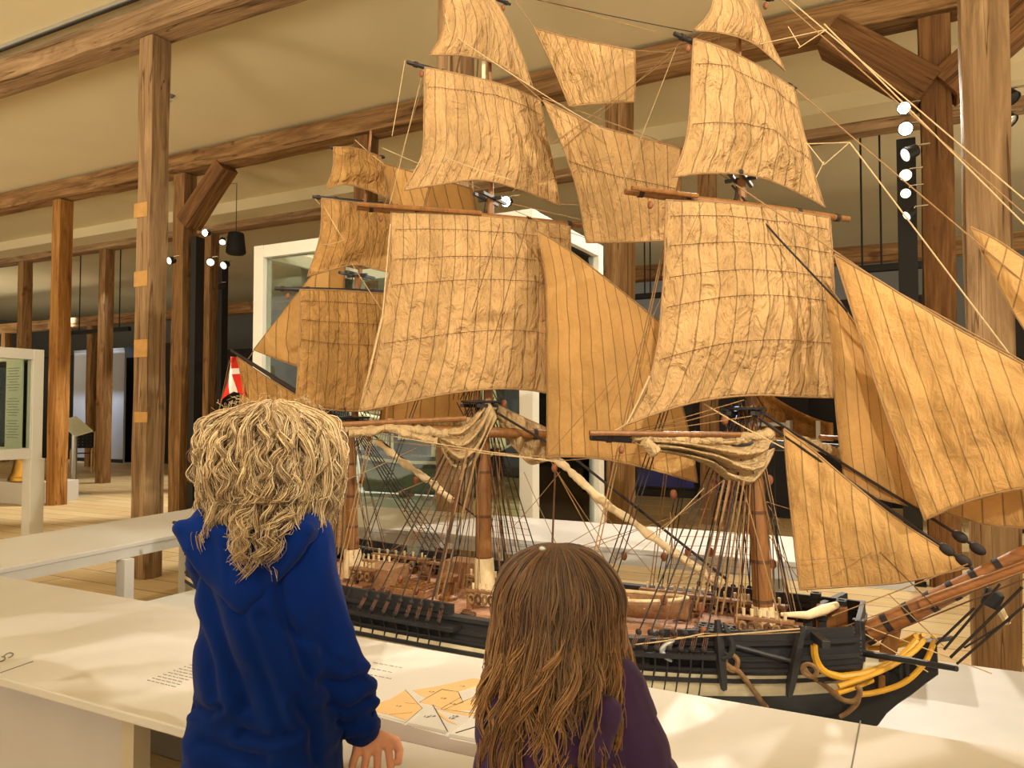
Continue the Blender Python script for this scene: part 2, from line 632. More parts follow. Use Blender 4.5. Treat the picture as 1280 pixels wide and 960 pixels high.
pA = post(-5.72, 4.33, 0.185, M['timber_grey'], 'pale timber post with light repair patches, standing behind the white bench at left', 21)
for zpx in ((255, 270), (340, 357), (425, 446), (515, 528)):
    a = onY(168, zpx[0], 4.33 - 0.094); b = onY(184, zpx[1], 4.33 - 0.094)
    mb = MB().box(((a.x + b.x) / 2, 4.33 - 0.0935, (a.z + b.z) / 2), (abs(b.x - a.x), 0.008, abs(a.z - b.z)))
    obj('repair_patch', mb, M['patch'], pA, label='lighter wooden repair patch')
pM = post(-2.69, 4.33, 0.19, M['timber_grey'], 'pale timber post behind the middle mast and its upper sails', 22)
pR = post(0.33, 4.33, 0.205, M['timber_grey'], 'wide pale timber post at the right, nearest to the bowsprit', 23, top=ZC)
post(-11.35, 7.05, 0.215, M['timber_gold'], 'golden-lit timber post at the left beside the brass bell', 31)
pC = post(-8.66, 7.05, 0.23, M['timber'], 'timber post with a brace to its right, behind the fair-haired child', 32)
post(-5.6, 7.05, 0.22, M['timber_dark'], 'timber post rising behind the small top sail of the rear mast', 33)
post(-2.50, 7.05, 0.235, M['timber'], 'brown timber post between the middle and the front mast', 34)
pD = post(0.20, 7.05, 0.235, M['timber_dark'], 'dark red-brown braced post just left of the wide pale post', 35)
def brace(par, x0, z0, x1, z1, y, w=0.2, seed=41):
    timber('brace', (x0, y, z0), (x1, y, z1), w, w * 0.85, M['timber_dark'], '', '', seed=seed, parent=par)
brace(pC, -8.56, 3.90, -7.86, 4.58, 7.03, 0.27)
brace(pD, 0.16, 3.98, -0.58, 4.60, 7.03, 0.36, 43)
brace(pD, 0.26, 3.98, 1.0, 4.60, 7.03, 0.34, 44)
for i, (x, lab) in enumerate(((-14.0, 'thin far post in front of the blue-grey wall panel'),
                              (-11.1, 'narrow far post just right of the braced post at left'),
                              (-16.7, 'far timber post near the left edge behind the glass case'),
                              (-8.0, 'far timber post behind the tall glass case'),
                              (-2.25, 'far timber post seen behind the front mast rigging'))):
    post(x, 9.6, 0.21, M['timber'], lab, 50 + i)
for i, (x, lab) in enumerate(((-14.6, 'slim post at the back, left of the tall glass case'),
                              (-18.6, 'slim post at the back, between the hanging rods'),
                              (-22.4, 'slim post at the back, at the left edge of the frame'))):
    post(x, 12.4, 0.2, M['timber'], lab, 60 + i, top=3.6)

# black lighting poles beside the posts
def pole(x, y, z0, z1, w, d, label):
    t = obj('lighting_pole', MB().box((x, y, (z0 + z1) / 2), (w, d, z1 - z0)), M['black'], bevel=0.004)
    obj('base_plate', MB().box((x, y, 0.006), (w * 1.25, d * 1.25, 0.012)), M['black'], t)
    return tag(t, label, 'pole')
pole(-8.40, 7.05, 0, 3.7, 0.10, 0.14, 'black lighting pole against the braced post behind the fair-haired child')
pole(-10.78, 9.6, 0, 3.95, 0.10, 0.14, 'black lighting pole beside the narrow far post at left')
pole(-0.02, 7.0, 0, 3.6, 0.14, 0.14, 'black lighting pole against the dark braced post at right')

# spotlights -------------------------------------------------------
def spot_light(px, py, D, aim, label, lit, size=0.055):
    c = atD(px, py, D)
    a = V(aim).normalized()
    t = thing('spotlight', c, label, 'spotlight', None)
    b = -a
    obj('lamp_body', MB().lathe(c, [(size*0.45, -size*1.9), (size*0.8, -size*1.7), (size, -size*0.2), (size*1.05, 0), (size*0.9, 0.0), (size*0.85, -size*0.3)], 16, a), M['black'], t, smooth=40)
    obj('lamp_lens', MB().lathe(c - a*size*0.12, [(size*0.86, -0.004), (size*0.86, 0.002), (size*0.5, 0.008)], 16, a), lit, t, smooth=40)
    obj('bracket', MB().tube([c - a*size*1.2, c - a*size*1.2 + V((0.03, 0.0, 0.045)), c - a*size*1.2 + V((0.12, 0.0, 0.045))], size*0.16, 6), M['chrome'], t)
    return c
toC = (-0.35, -0.8, -0.35)
LAMPS = []
LAMPS.append(spot_light(1130, 135, 6.0, (0.1, -1, -0.25), 'topmost brilliant spotlight on the right-hand lighting pole', M['lamp'], 0.05))
LAMPS.append(spot_light(1132, 161, 6.0, (0.0, -1, -0.25), 'second brilliant spotlight from the top of the right-hand pole', M['lamp'], 0.055))
spot_light(1131, 194, 6.0, (-0.8, -0.5, -0.45), 'black spotlight turned sideways between the lit ones on the right-hand pole', M['lamp_dim'], 0.06)
spot_light(1132, 219, 6.0, (0.0, -1, -0.3), 'warm yellow spotlight below the sideways black one', M['lamp_warm'], 0.05)
spot_light(1132, 242, 6.0, (-0.1, -0.9, -0.5), 'small warm spotlight second from the bottom of the right-hand pole', M['lamp_warm'], 0.042)
spot_light(1133, 270, 6.0, (-0.7, -0.5, -0.6), 'lowest chrome spotlight on the right-hand pole', M['lamp_dim'], 0.042)
spot_light(1266, 124, 6.2, (0.5, -0.4, -0.8), 'upper black spotlight at the right edge beside the wide pale post', M['black'], 0.065)
spot_light(1264, 152, 6.2, (0.5, -0.4, -0.7), 'lower chrome-topped spotlight at the right edge beside the wide pale post', M['chrome'], 0.06)
spot_light(256, 291, 9.9, (0.2, -1, -0.2), 'round glowing spotlight at the top of the pole left of the hanging speaker', M['lamp'], 0.045)
spot_light(263, 328, 9.9, (0.6, -0.7, -0.5), 'spotlight on the pole directly below the round glowing one', M['lamp_dim'], 0.055)
spot_light(279, 332, 13.0, (0.2, -1, -0.5), 'spotlight below and left of the hanging speaker', M['lamp_dim'], 0.07)
spot_light(278, 303, 13.0, (0.6, -0.6, -0.7), 'small spotlight just left of the hanging speaker', M['lamp_dim'], 0.06)
spot_light(277, 358, 13.0, (0.8, -0.4, -0.4), 'unlit spotlight lowest on the far pole left of the tall glass case', M['black'], 0.06)
spot_light(211, 326, 9.6, (0.0, -1, -0.3), 'spotlight peeping out between the patched post and the braced post', M['lamp_dim'], 0.05)
spot_light(632, 252, 7.0, (0.1, -1, -0.25), 'bright spotlight visible between two sails of the middle mast', M['lamp'], 0.05)

# hanging black speaker
p = onY(295, 303, 7.6)
t = thing('pendant_speaker', (p.x, p.y, p.z), 'black conical speaker hanging on a thin rod left of the tall glass case', 'speaker')
obj('speaker_body', MB().lathe(p, [(0.105, -0.17), (0.13, -0.15), (0.134, -0.13), (0.108, 0.11), (0.10, 0.13), (0.06, 0.14)], 28), M['speaker'], t, smooth=40)
obj('hanging_rod', MB().tube([p + V((0, 0, 0.13)), V((p.x, p.y, ZC - 0.3)), V((p.x - 0.25, p.y, ZC - 0.28)), V((p.x - 0.25, p.y, ZC))], 0.005, 6), M['black'], t)

# hanging light bars
def light_bar(x0, x1, y, z, rods, label):
    t = thing('hanging_light_bar', ((x0 + x1) / 2, y, z), label, 'light bar')
    obj('bar', MB().box(((x0 + x1) / 2, y, z), (x1 - x0, 0.08, 0.09)), M['black'], t, bevel=0.01)
    for rx in rods:
        obj('hanging_rod', MB().tube([(rx, y, z), (rx, y, ZC)], 0.012, 6), M['black'], t)
xs = [onY(q, 415, 10.4).x for q in (84, 162, 99, 123, 149)]
light_bar(xs[0], xs[1], 10.4, onY(120, 414, 10.4).z, xs[2:], 'long black light bar hanging on three rods at the left')
xs = [onY(q, 337, 10.4).x for q in (1070, 1160, 1078, 1102)]
light_bar(xs[0], xs[1], 10.4, onY(1100, 335, 10.4).z, xs[2:], 'black light bar hanging left of the dark braced post')
xs = [onY(q, 370, 12.0).x for q in (790, 840, 806, 813)]
light_bar(xs[0], xs[1], 12.0, onY(810, 370, 12.0).z, xs[2:], 'far black light bar seen left of the front mast')

# track along the near beam
a = onY(0, 56, 4.17); mb = MB()
t = thing('light_track', (-7, 4.12, ZC - 0.03), 'thin grey light track beside the nearest ceiling beam, upper left', 'light track')
obj('track_channel', MB().box((-9, 4.12, ZC - 0.02), (12, 0.05, 0.034)), M['steel'], t)
obj('track_slot', MB().box((-9, 4.12, ZC - 0.045), (12, 0.02, 0.012)), M['black'], t)
obj('white_box', MB().box((-4.75, 4.12, ZC - 0.034), (0.22, 0.12, 0.06)), M['white'], t, bevel=0.01)
# small old hook scar in the ceiling
p = onZ(213, 119, ZC)
o = obj('ceiling_hook', MB().lathe((p.x, p.y, ZC - 0.03), [(0.02, 0), (0.035, 0.015), (0.05, 0.03)], 10), M['wall'], smooth=40)
obj('hook', MB().torus((p.x, p.y, ZC - 0.05), 0.02, 0.005, (1, 0, 0)), M['steel'], o)
tag(o, 'small grey hook plate in the ceiling right of the patched post', 'hook')

# ------------------------------------------------------------------ display tables around the ship
ZT = 0.64
t = thing('display_table', (-1.5, 1.6, 0), 'long white front display table with printed ship plan, where both children stand', 'table')
top = obj('tabletop', MB().box((-1.0, 1.646, ZT - 0.0125), (6.2, 0.768, 0.025)), M['white'], t, bevel=0.004)
obj('side_panel', MB().box((-3.3, 1.44, 0.31), (2.7, 0.03, 0.61)), M['white_panel'], t)
obj('side_panel', MB().box((0.85, 1.44, 0.31), (4.3, 0.03, 0.61)), M['plinth'], t)
for x in (-1.84, 0.4, 2.0):
    obj('leg', MB().box((x, 1.37, 0.31), (0.05, 0.05, 0.61)), M['beige'] if x < -1 else M['white'], t)
for x in (-4.0, -1.6, 0.4, 2.0):
    obj('leg', MB().box((x, 1.94, 0.31), (0.05, 0.05, 0.61)), M['white'], t)
# seams of the top
a, b = onZ(1075.5, 901, ZT), onZ(1064.5, 959, ZT)
mb = MB(); d = (b - a); mb.bar(a + V((0, 0, -0.001)), a + d * 1.9 + V((0, 0, -0.001)), 0.003, 0.004)
obj('seam', mb, M['text'], t, label='dark joint line across the tabletop')
a, b = onZ(-30, 852, ZT), onZ(41, 827, ZT)
obj('seam', MB().bar(a, b, 0.003, 0.003), M['text'], t, label='dark joint line across the tabletop')

def printed(name, mat, polys, z, h=0.0016, label=None):
    mb = MB()
    for pl in polys:
        mb.prism([onZ(x, y, z) for x, y in pl], (0, 0, h))
    return obj(name, mb, mat, t, label=label)
M['print_sail'] = plain('printed_sail_orange', rgb(222, 182, 130), 0.5, var=0.03)
M['print_grey'] = plain('printed_grey_band', rgb(160, 148, 142), 0.5, var=0.03)
M['print_light'] = plain('printed_light_grey', rgb(178, 172, 162), 0.5, var=0.03)
M['print_line'] = plain('printed_line', rgb(74, 56, 40), 0.7)
def c2(x, y):    # coordinates of the detail view (scale 6.4) to the frame
    return (440 + x / 6.4, 820 + y / 6.4)
def P(*q): return [c2(*k) for k in q]
pl = printed('printed_plan', M['print_sail'], [
    P((190, 385), (300, 350), (425, 275), (565, 418), (432, 515), (300, 470), (200, 452)),
    P((485, 277), (700, 240), (960, 180), (1060, 190), (1000, 240), (850, 285), (720, 265), (590, 335)),
    P((540, 372), (720, 272), (850, 290), (862, 335), (712, 420), (640, 390)),
    P((716, 425), (866, 335), (890, 372), (740, 430)),
    P((742, 432), (1010, 315), (1230, 250), (1300, 420), (1100, 445), (900, 432), (800, 440)),
    P((660, 418), (720, 430), (1040, 470), (1260, 490), (1260, 505), (1020, 488), (830, 462)),
    P((665, 425), (760, 500), (838, 550), (760, 520), (690, 470)),
    P((1040, 470), (1130, 520), (1170, 590), (1075, 540))], ZT + 0.0008, label='orange sails of the printed ship plan')
printed('printed_band', M['print_grey'], [P((215, 500), (410, 550), (770, 650), (1400, 780), (1400, 900), (900, 790), (240, 640))], ZT + 0.0008, label='grey band below the printed ship plan')
printed('printed_deck', M['print_light'], [P((200, 470), (450, 535), (770, 605), (760, 625), (430, 552), (190, 490)),
                                         P((780, 625), (1130, 690), (1400, 740), (1400, 760), (1100, 715), (770, 648))], ZT + 0.0008, label='light grey strip of the printed ship plan')
def pline(lst, mat, w=0.0016, nm='printed_line', lab=None):
    mb = MB()
    for a, b in lst:
        mb.bar(onZ(a[0], a[1], ZT + 0.0008), onZ(b[0], b[1], ZT + 0.0008), w, 0.002)
    return obj(nm, mb, mat, t, label=lab)
pline([(c2(*a), c2(*b)) for a, b in (((425, 272), (562, 420)), ((648, 392), (770, 610)), ((562, 420), (415, 548)), ((712, 425), (866, 335)),
      ((540, 372), (720, 268)), ((720, 268), (850, 290)), ((1032, 445), (1075, 540)), ((740, 430), (1010, 315)), ((850, 290), (890, 375)),
      ((720, 428), (1050, 470)), ((830, 615), (1075, 540)), ((425, 378), (530, 388)), ((300, 470), (480, 455)))], M['print_line'], 0.0014, lab='thin drawn lines of the printed ship plan')
for q in (((420, 555), (570, 425)), ((740, 640), (950, 490)), ((225, 485), (420, 545)), ((780, 660), (1075, 720))):
    pline([(c2(*q[0]), c2(*q[1]))], M['white'], 0.006, 'printed_spar', 'white spar of the printed ship plan')
# lines of small print
mb = MB(); rnd = random.Random(3)
def small_print(a, b, n, length, wid):
    """n rows of word-like dashes starting along the line a-b (frame pixels)"""
    for i in range(n):
        s = V(onZ(*[a[k] + (b[k]-a[k]) * i / max(1, n-1) for k in (0, 1)], ZT + 0.0006))
        d = V((1, 0.0, 0)); x = 0
        L = length * rnd.uniform(0.55, 1.0)
        while x < L:
            w = rnd.uniform(0.006, 0.02)
            mb.bar(s + d * x, s + d * (x + w), 0.0011, 0.0018); x += w + 0.005
small_print((184, 850), (250, 826), 11, 0.16, 0)
obj('small_print', mb, M['text'], t, label='block of small grey print beside the blue hoodie')
mb = MB()
small_print((451, 841), (466, 828), 3, 0.12, 0)
obj('small_print', mb, M['text'], t, label='three short lines of small grey print right of the blue sleeve')
# faint printed numerals beside the plan
mb = MB()
for x, y in ((375, 403), (640, 287), (735, 340), (810, 385), (885, 243), (600, 485), (648, 480), (800, 497), (830, 482), (1015, 603), (1065, 597)):
    p = onZ(*c2(x, y), ZT + 0.0018)
    mb.bar(p + V((-0.006, 0.003, 0)), p + V((-0.006, -0.004, 0)), 0.0012, 0.0018); mb.bar(p + V((0, -0.004, 0)), p + V((0.006, 0.003, 0)), 0.0012, 0.0018); mb.bar(p + V((0, 0.003, 0)), p + V((0.006, 0.003, 0)), 0.0012, 0.0018)
obj('printed_mark', mb, M['text'], t, label='tiny printed marks on the ship plan')
# cut-off grey lettering at the far left
mb = MB()
def arc(cx, cy, rx, ry, a0, a1):
    return [onZ(cx + rx * math.cos(math.radians(a0 + (a1-a0) * i / 12)) + ry*0.9*math.sin(math.radians(a0 + (a1-a0)*i/12)), cy + ry * math.sin(math.radians(a0 + (a1-a0) * i / 12)) - 0.45*rx*math.cos(math.radians(a0 + (a1-a0)*i/12)), ZT + 0.001) for i in range(13)]
mb.tube(arc(10.5, 819.5, 5.5, 2.2, -170, 110), 0.0022, 5); mb.tube(arc(1, 824, 5, 2.2, -60, 200), 0.0022, 5)
obj('lettering', mb, M['text'], t, label='cut-off grey letter on the tabletop')

# left bench
def quad_bench(name, pts, z, th, label, legs, apron=True):
    c = sum((V((p[0], p[1], 0)) for p in pts), V()) / 4
    tt = thing(name, (c.x, c.y, 0), label, 'table')
    obj('tabletop', MB().prism([V((p[0], p[1], z - 0.0125)) for p in pts], (0, 0, 0.025)), M['white'], tt, bevel=0.004)
    ins = [V((c.x + (p[0]-c.x)*0.985, c.y + (p[1]-c.y)*0.985, z - 0.052)) for p in pts]
    obj('apron', MB().prism(ins, (0, 0, 0.054)), M['white'], tt)
    for lx, ly in legs:
        obj('leg', MB().box((lx, ly, (z - 0.08) / 2), (0.075, 0.06, z - 0.08)), M['white'], tt, bevel=0.003)
    return tt
quad_bench('display_table', [(-3.82, 2.04), (-4.03, 3.7), (-4.93, 4.15), (-4.64, 2.04)], ZT, 0.025,
           'white side table at left, between the front table and the patched post', [(-3.93, 2.84), (-4.85, 4.0), (-4.5, 2.2)])
quad_bench('display_table', [(-3.85, 3.40), (0.02, 3.50), (0.02, 4.18), (-3.85, 4.21)], 0.74, 0.025,
           'long white display table behind the ship', [(-0.62, 4.0), (-2.2, 4.0), (-3.7, 4.0)])
# plinth carrying the ship
t = obj('ship_plinth', MB().box((-1.15, 2.90, 0.175), (5.15, 1.55, 0.35)), M['plinth'], bevel=0.006)
tag(t, 'low white plinth that carries the ship model, seen under the bow', 'plinth')

# ------------------------------------------------------------------ glass cases
def vitrine(name, x0, x1, y0, y1, z0, z1, label, f=0.075, base=None, legs=False):
    tt = thing(name, ((x0+x1)/2, (y0+y1)/2, 0), label, 'display case')
    for x in (x0, x1):
        for y in (y0, y1):
            obj('corner_post', MB().box((x, y, (z0+z1)/2), (f, f, z1-z0)), M['white_frame'], tt, bevel=0.004)
    for z in (z0 + f/2, z1 - f/2):
        for y in (y0, y1):
            obj('rail', MB().box(((x0+x1)/2, y, z), (x1-x0-f, f*0.9, f)), M['white_frame'], tt, bevel=0.004)
        for x in (x0, x1):
            obj('rail', MB().box((x, (y0+y1)/2, z), (f*0.9, y1-y0-f, f)), M['white_frame'], tt, bevel=0.004)
    for y in (y0, y1):
        obj('glass_pane', MB().box(((x0+x1)/2, y, (z0+z1)/2), (x1-x0-f, 0.008, z1-z0-2*f)), M['glass'], tt)
    for x in (x0, x1):
        obj('glass_pane', MB().box((x, (y0+y1)/2, (z0+z1)/2), (0.008, y1-y0-f, z1-z0-2*f)), M['glass'], tt)
    obj('case_floor', MB().box(((x0+x1)/2, (y0+y1)/2, z0 + 0.02), (x1-x0-f, y1-y0-f, 0.04)), M['white'], tt)
    if legs:
        for x in (x0, x1):
            for y in (y0, y1):
                obj('leg', MB().box((x, y, z0/2), (0.12, 0.12, z0)), M['white_frame'], tt, bevel=0.004)
    return tt
vitrine('glass_case', -4.66, -2.25, 4.55, 5.75, 0.0, 2.72, 'tall white-framed glass case behind the ship, holding a smaller ship', 0.10)
# inner divider post visible through the glass, inner box
t = obj('model_stand', MB().box((-3.95, 5.25, 0.37), (1.25, 0.62, 0.66)), M['white'], bevel=0.005); tag(t, 'white stand inside the tall glass case under the green-hulled ship', 'stand')
vitrine('glass_case', -8.1, -6.74, 2.4, 3.98, 0.98, 1.92, 'white-framed glass case on legs at the left edge', 0.09, legs=True)
o = obj('text_panel', MB().box((-6.905, 3.90, 1.45), (0.24, 0.012, 0.82)), M['text_panel']); tag(o, 'pale text board standing inside the left glass case', 'board')
mb = MB()
for i in range(26):
    if i in (9, 10, 18): continue
    mb.box((-6.905 - 0.01, 3.893, 1.76 - i * 0.024), (0.19 - 0.03 * ((i * 7) % 3), 0.002, 0.005))
obj('print_lines', mb, M['text'], o)
# brass bell on its white plinth
p = onZ(15, 631, 0.0)
bx, by = p.x - 0.35, p.y + 0.45
pl_ = obj('bell_plinth', MB().box((bx, by, 0.16), (1.25, 0.8, 0.32)), M['white'], bevel=0.006, label=None); tag(pl_, 'low white plinth under the brass bell at left', 'plinth')
bp = V((bx + 0.12, by - 0.1, 0.32))
t = thing('brass_bell', bp, 'brass bell standing on the low white plinth at left', 'bell')
obj('bell_body', MB().lathe(bp, [(0.25, 0.0), (0.265, 0.015), (0.25, 0.06), (0.215, 0.13), (0.19, 0.26), (0.17, 0.34), (0.10, 0.39), (0.04, 0.40)], 28), M['brass'], t, smooth=50)
obj('rim', MB().torus(bp + V((0, 0, 0.07)), 0.246, 0.008, n=28), M['brass'], t, smooth=50)
obj('crown_loop', MB().torus(bp + V((0, 0, 0.43)), 0.045, 0.014, (0, 1, 0)), M['brass'], t, smooth=50)

# lectern sign
p = onZ(94, 618, 0.0)
t = thing('reading_stand', p, 'slim steel reading stand with a tilted board right of the golden post', 'sign stand')
h = 1.08
obj('base_plate', MB().box(p + V((0, 0, 0.008)), (0.36, 0.32, 0.016)), M['steel'], t)
obj('stand_pole', MB().tube([p + V((-0.05, 0, 0)), p + V((-0.05, 0, h))], 0.045, 14), M['steel'], t, smooth=40)
obj('board', MB().box(p + V((0.05, -0.05, h + 0.06)), (0.52, 0.30, 0.025), M=Matrix.Rotation(math.radians(28), 3, 'Y') @ Matrix.Rotation(math.radians(18), 3, 'X')), M['text_panel'], t, bevel=0.004)

# webbed chair
p = onZ(103, 590, 0.0)
t = thing('webbed_chair', p, 'birch chair with black webbed seat and back, by the far post at left', 'chair', rz=0.85)
w = 0.42
for x in (-w/2, w/2):
    obj('leg', MB().tube([p + V((x, -0.2, 0)), p + V((x, -0.21, 0.45)), p + V((x, -0.16, 0.52)), p + V((x, 0.12, 0.54))], 0.022, 8), M['birch'], t, smooth=40)
    obj('leg', MB().tube([p + V((x, 0.24, 0)), p + V((x, 0.2, 0.42)), p + V((x*0.96, 0.30, 0.92))], 0.020, 8), M['birch'], t, smooth=40)
def web(fn, nu, nv, nm):
    mb = MB()
    for i in range(nu):
        a = (i + 0.08)/nu; b = (i + 0.92)/nu
        mb.prism([fn(a, 0, 0.004), fn(b, 0, 0.004), fn(b, 1, 0.004), fn(a, 1, 0.004)], (0, 0.004, 0.004))
    for j in range(nv):
        a = (j + 0.08)/nv; b = (j + 0.92)/nv
        mb.prism([fn(0, a, -0.002), fn(1, a, -0.002), fn(1, b, -0.002), fn(0, b, -0.002)], (0, 0.004, 0.004))
    obj(nm, mb, M['webbing'], t)
web(lambda u, v, d: p + V((-w/2 + w*u, -0.2 + 0.42*v, 0.43 + d)), 5, 5, 'seat')
web(lambda u, v, d: p + V((-w/2 + w*u, 0.22 + 0.08*v + d, 0.54 + 0.36*v)), 5, 5, 'backrest')

# panels and far exhibits
def panel(name, pxa, pxb, Y, z0, z1, mat, label, cat='panel', th=0.06):
    xa, xb = onY(pxa, 500, Y).x, onY(pxb, 500, Y).x
    o = obj(name, MB().box(((xa+xb)/2, Y, (z0+z1)/2), (xb-xa, th, z1-z0)), mat)
    obj('edge_strip', MB().box(((xa+xb)/2, Y - th/2 - 0.006, z1 - 0.03), (xb-xa, 0.012, 0.06)), M['steel'] if mat is not M['wall_dark'] else M['black'], o)
    obj('base_rail', MB().box(((xa+xb)/2, Y - th/2 - 0.006, z0 + 0.05), (xb-xa, 0.012, 0.10)), M['black'], o)
    return tag(o, label, cat)
def zat(px, py, Y): return onY(px, py, Y).z
panel('wall_panel', 93, 156, 13.6, 0, zat(120, 437, 13.6), M['panel_blue'], 'large blue-grey wall panel behind the thin far post at left')
panel('dark_partition', -60, 94, 14.0, 0, zat(80, 445, 14.0), M['wall_dark'], 'black partition left of the blue-grey wall panel', 'partition')
panel('dark_partition', 157, 250, 14.0, 0, zat(190, 430, 14.0), M['wall_dark'], 'black partition behind the patched post', 'partition')
panel('dark_partition', 265, 420, 12.9, 0, zat(290, 437, 12.9), M['wall_dark'], 'black partition behind the red flag', 'partition')
panel('dark_partition', 757, 1010, 11.2, zat(850, 622, 11.2), zat(850, 480, 11.2), M['wall_dark'], 'black partition with a blue screen behind the front mast', 'partition')
panel('dark_partition', 1010, 1170, 11.6, zat(1100, 634, 11.6), zat(1100, 372, 11.6), M['wall_dark'], 'black partition left of the dark braced post', 'partition')
panel('dark_partition', 1258, 1420, 9.0, 0.2, 2.6, M['wall_dark'], 'black partition at the right edge behind the wide pale post', 'partition')
panel('dark_partition', 440, 757, 14.4, 0, zat(600, 430, 14.4), M['wall_dark'], 'black partition behind the tall glass case', 'partition')
def screen(px0, py0, px1, py1, Y, label):
    a, b = onY(px0, py0, Y), onY(px1, py1, Y)
    c = (a + b) / 2
    t = thing('display_screen', c, label, 'screen')
    obj('screen_housing', MB().box(c + V((0, 0.03, 0)), (abs(b.x-a.x)+0.06, 0.05, abs(a.z-b.z)+0.06)), M['black'], t, bevel=0.005)
    obj('screen_face', MB().box(c, (abs(b.x-a.x), 0.012, abs(a.z-b.z))), M['screen'], t)
screen(797, 587, 868, 610, 11.12, 'dark blue glowing screen low behind the front mast rigging')
screen(471, 506, 484, 526, 14.36, 'small blue screen left of the middle mast, behind the glass case')
screen(-2, 448, 6, 500, 13.85, 'dark blue screen at the left edge behind the glass case')
# white lit shelf box and the wooden half-model behind the front mast
a = onY(985, 540, 10.6)
t = thing('exhibit_shelf', (a.x, 10.6, 0), 'white open shelf frame holding an orange wooden boat, behind the front mast', 'shelf')
sx = a.x
obj('shelf_board', MB().box((sx + 0.35, 10.6, a.z - 0.20), (2.0, 0.35, 0.05)), M['white'], t)
for k in (-0.42, 0.02, 0.38):
    obj('upright', MB().box((sx + k, 10.6, a.z - 0.02), (0.045, 0.3, 0.34)), M['white'], t)
obj('crosspiece', MB().box((sx - 0.2, 10.6, a.z + 0.10), (0.44, 0.28, 0.045)), M['white'], t)
obj('support', MB().box((sx + 0.35, 10.65, (a.z - 0.22)/2), (1.7, 0.25, a.z - 0.22)), M['wall_dark'], t)
t = obj('wooden_boat', MB().grid(lambda u, v: V((sx - 0.45 + 1.0*u, 10.55 + 0.22*math.sin(PI*v)*math.sin(PI*min(1,u*0.9+0.1)), a.z - 0.10 + 0.62*(1-u)**1.5*v*0.9 + 0.22*v)), 16, 8), M['timber_gold'], solid=0.02, smooth=60)
obj('keel_strip', MB().tube([(sx - 0.45 + 1.0*i/8, 10.54, a.z - 0.09 + 0.0*i) for i in range(9)], 0.02, 6), M['birch'], t)
tag(t, 'orange wooden boat hull on the white shelf behind the front mast', 'boat')
# small tinted light panels seen through the front rigging
for i, (x0, y0, x1, y1) in enumerate(((918, 508, 924, 530), (947, 500, 952, 522))):
    pa, pb = onY(x0, y0, 11.0), onY(x1, y1, 11.0)
    o = obj('light_slot', MB().box(((pa.x+pb.x)/2, 11.0, (pa.z+pb.z)/2), (abs(pb.x-pa.x), 0.03, abs(pa.z-pb.z))), M['white_glow'])
    obj('slot_frame', MB().box(((pa.x+pb.x)/2, 11.03, (pa.z+pb.z)/2), (abs(pb.x-pa.x)+0.05, 0.03, abs(pa.z-pb.z)+0.05)), M['black'], o)
    tag(o, ('left' if i == 0 else 'right') + ' narrow lit slot behind the front mast top', 'light')
# ================================================================== THE SHIP MODEL
YS = 2.78
ship = thing('model_ship', (-1.45, YS, 0.35), 'large three-masted ship model with amber sails and a black and cream hull', 'model ship')
XS, XB = -3.02, -0.16
def hs(x): return (x - XS) / (XB - XS)
def hx(s): return XS + (XB - XS) * s
def zrail(s):
    return 0.638 + (0.085 * (1 - s/0.62)**2 if s < 0.62 else 0.048 * ((s-0.62)/0.38)**2)
def half(s):
    if s < 0.3: return 0.27 + 0.115 * math.sin(PI/2 * s/0.3)
    if s < 0.62: return 0.385
    q = (s-0.62)/0.38
    return 0.385 - 0.225 * q**2.4
def zkeel(s): return 0.358 + 0.03 * max(0, (s-0.9)/0.1)**2 + 0.05 * max(0, (0.06-s)/0.06)
def hpt(s, v, side, off=0.0):
    zr, zk = zrail(s), zkeel(s)
    z = zr - v * (zr - zk)
    b = half(s)
    if v < 0.45: f = 0.96 + 0.04 * math.sin(PI * v / 0.9)
    else: f = (1 - ((v - 0.45)/0.55)**2.4)**0.6 if v < 1 else 0.0
    # fining of the ends under water
    e = max(0, (s-0.72)/0.28)**1.6 * min(1, max(0, (v-0.25))/0.6)
    e2 = max(0, (0.25-s)/0.25)**1.6 * min(1, max(0, (v-0.4))/0.5)
    w = b * f * (1 - 0.9*min(1, e)) * (1 - 0.85*min(1, e2)) + 0.012
    x = hx(s) - 0.07 * max(0, (v-0.45)/0.55)**1.5 * max(0, (s-0.9)/0.1)
    return V((x, YS + side * (w + off), z))

def hull_mat():
    k = NT('painted_hull')
    uv = k.coords('UV', (1, 1, 1))
    sx = k.n.new('ShaderNodeSeparateXYZ'); k.link(uv, sx.inputs[0])
    bl = rgb(36, 35, 36); wh = rgb(222, 206, 168); un = rgb(44, 42, 42)
    col = k.ramp(sx.outputs[1], [(0.0, bl), (0.335, wh), (0.395, bl), (0.425, wh), (0.60, un)], 'CONSTANT')
    ob = k.coords('Object', (1, 1, 1))
    w = k.noise(ob, 14, 5, 0.6)
    col = k.mix(1.0, col, k.ramp(w, [(0.3, (0.7, 0.68, 0.66)), (0.65, (1, 1, 1))]), 'MULTIPLY')
    k.base(col); k.set(0.5, 0, 0.35)
    fr = k.math('FRACT', k.math('MULTIPLY', sx.outputs[1], 26.0))
    k.bump(k.math('GREATER_THAN', fr, 0.06), 0.35, 0.003)
    return k.m
M['hull'] = hull_mat()
mb = MB()
for side in (-1, 1):
    mb.grid(lambda u, v: hpt(u, v, side), 70, 26, lambda u, v: (u, v), flip=(side > 0))
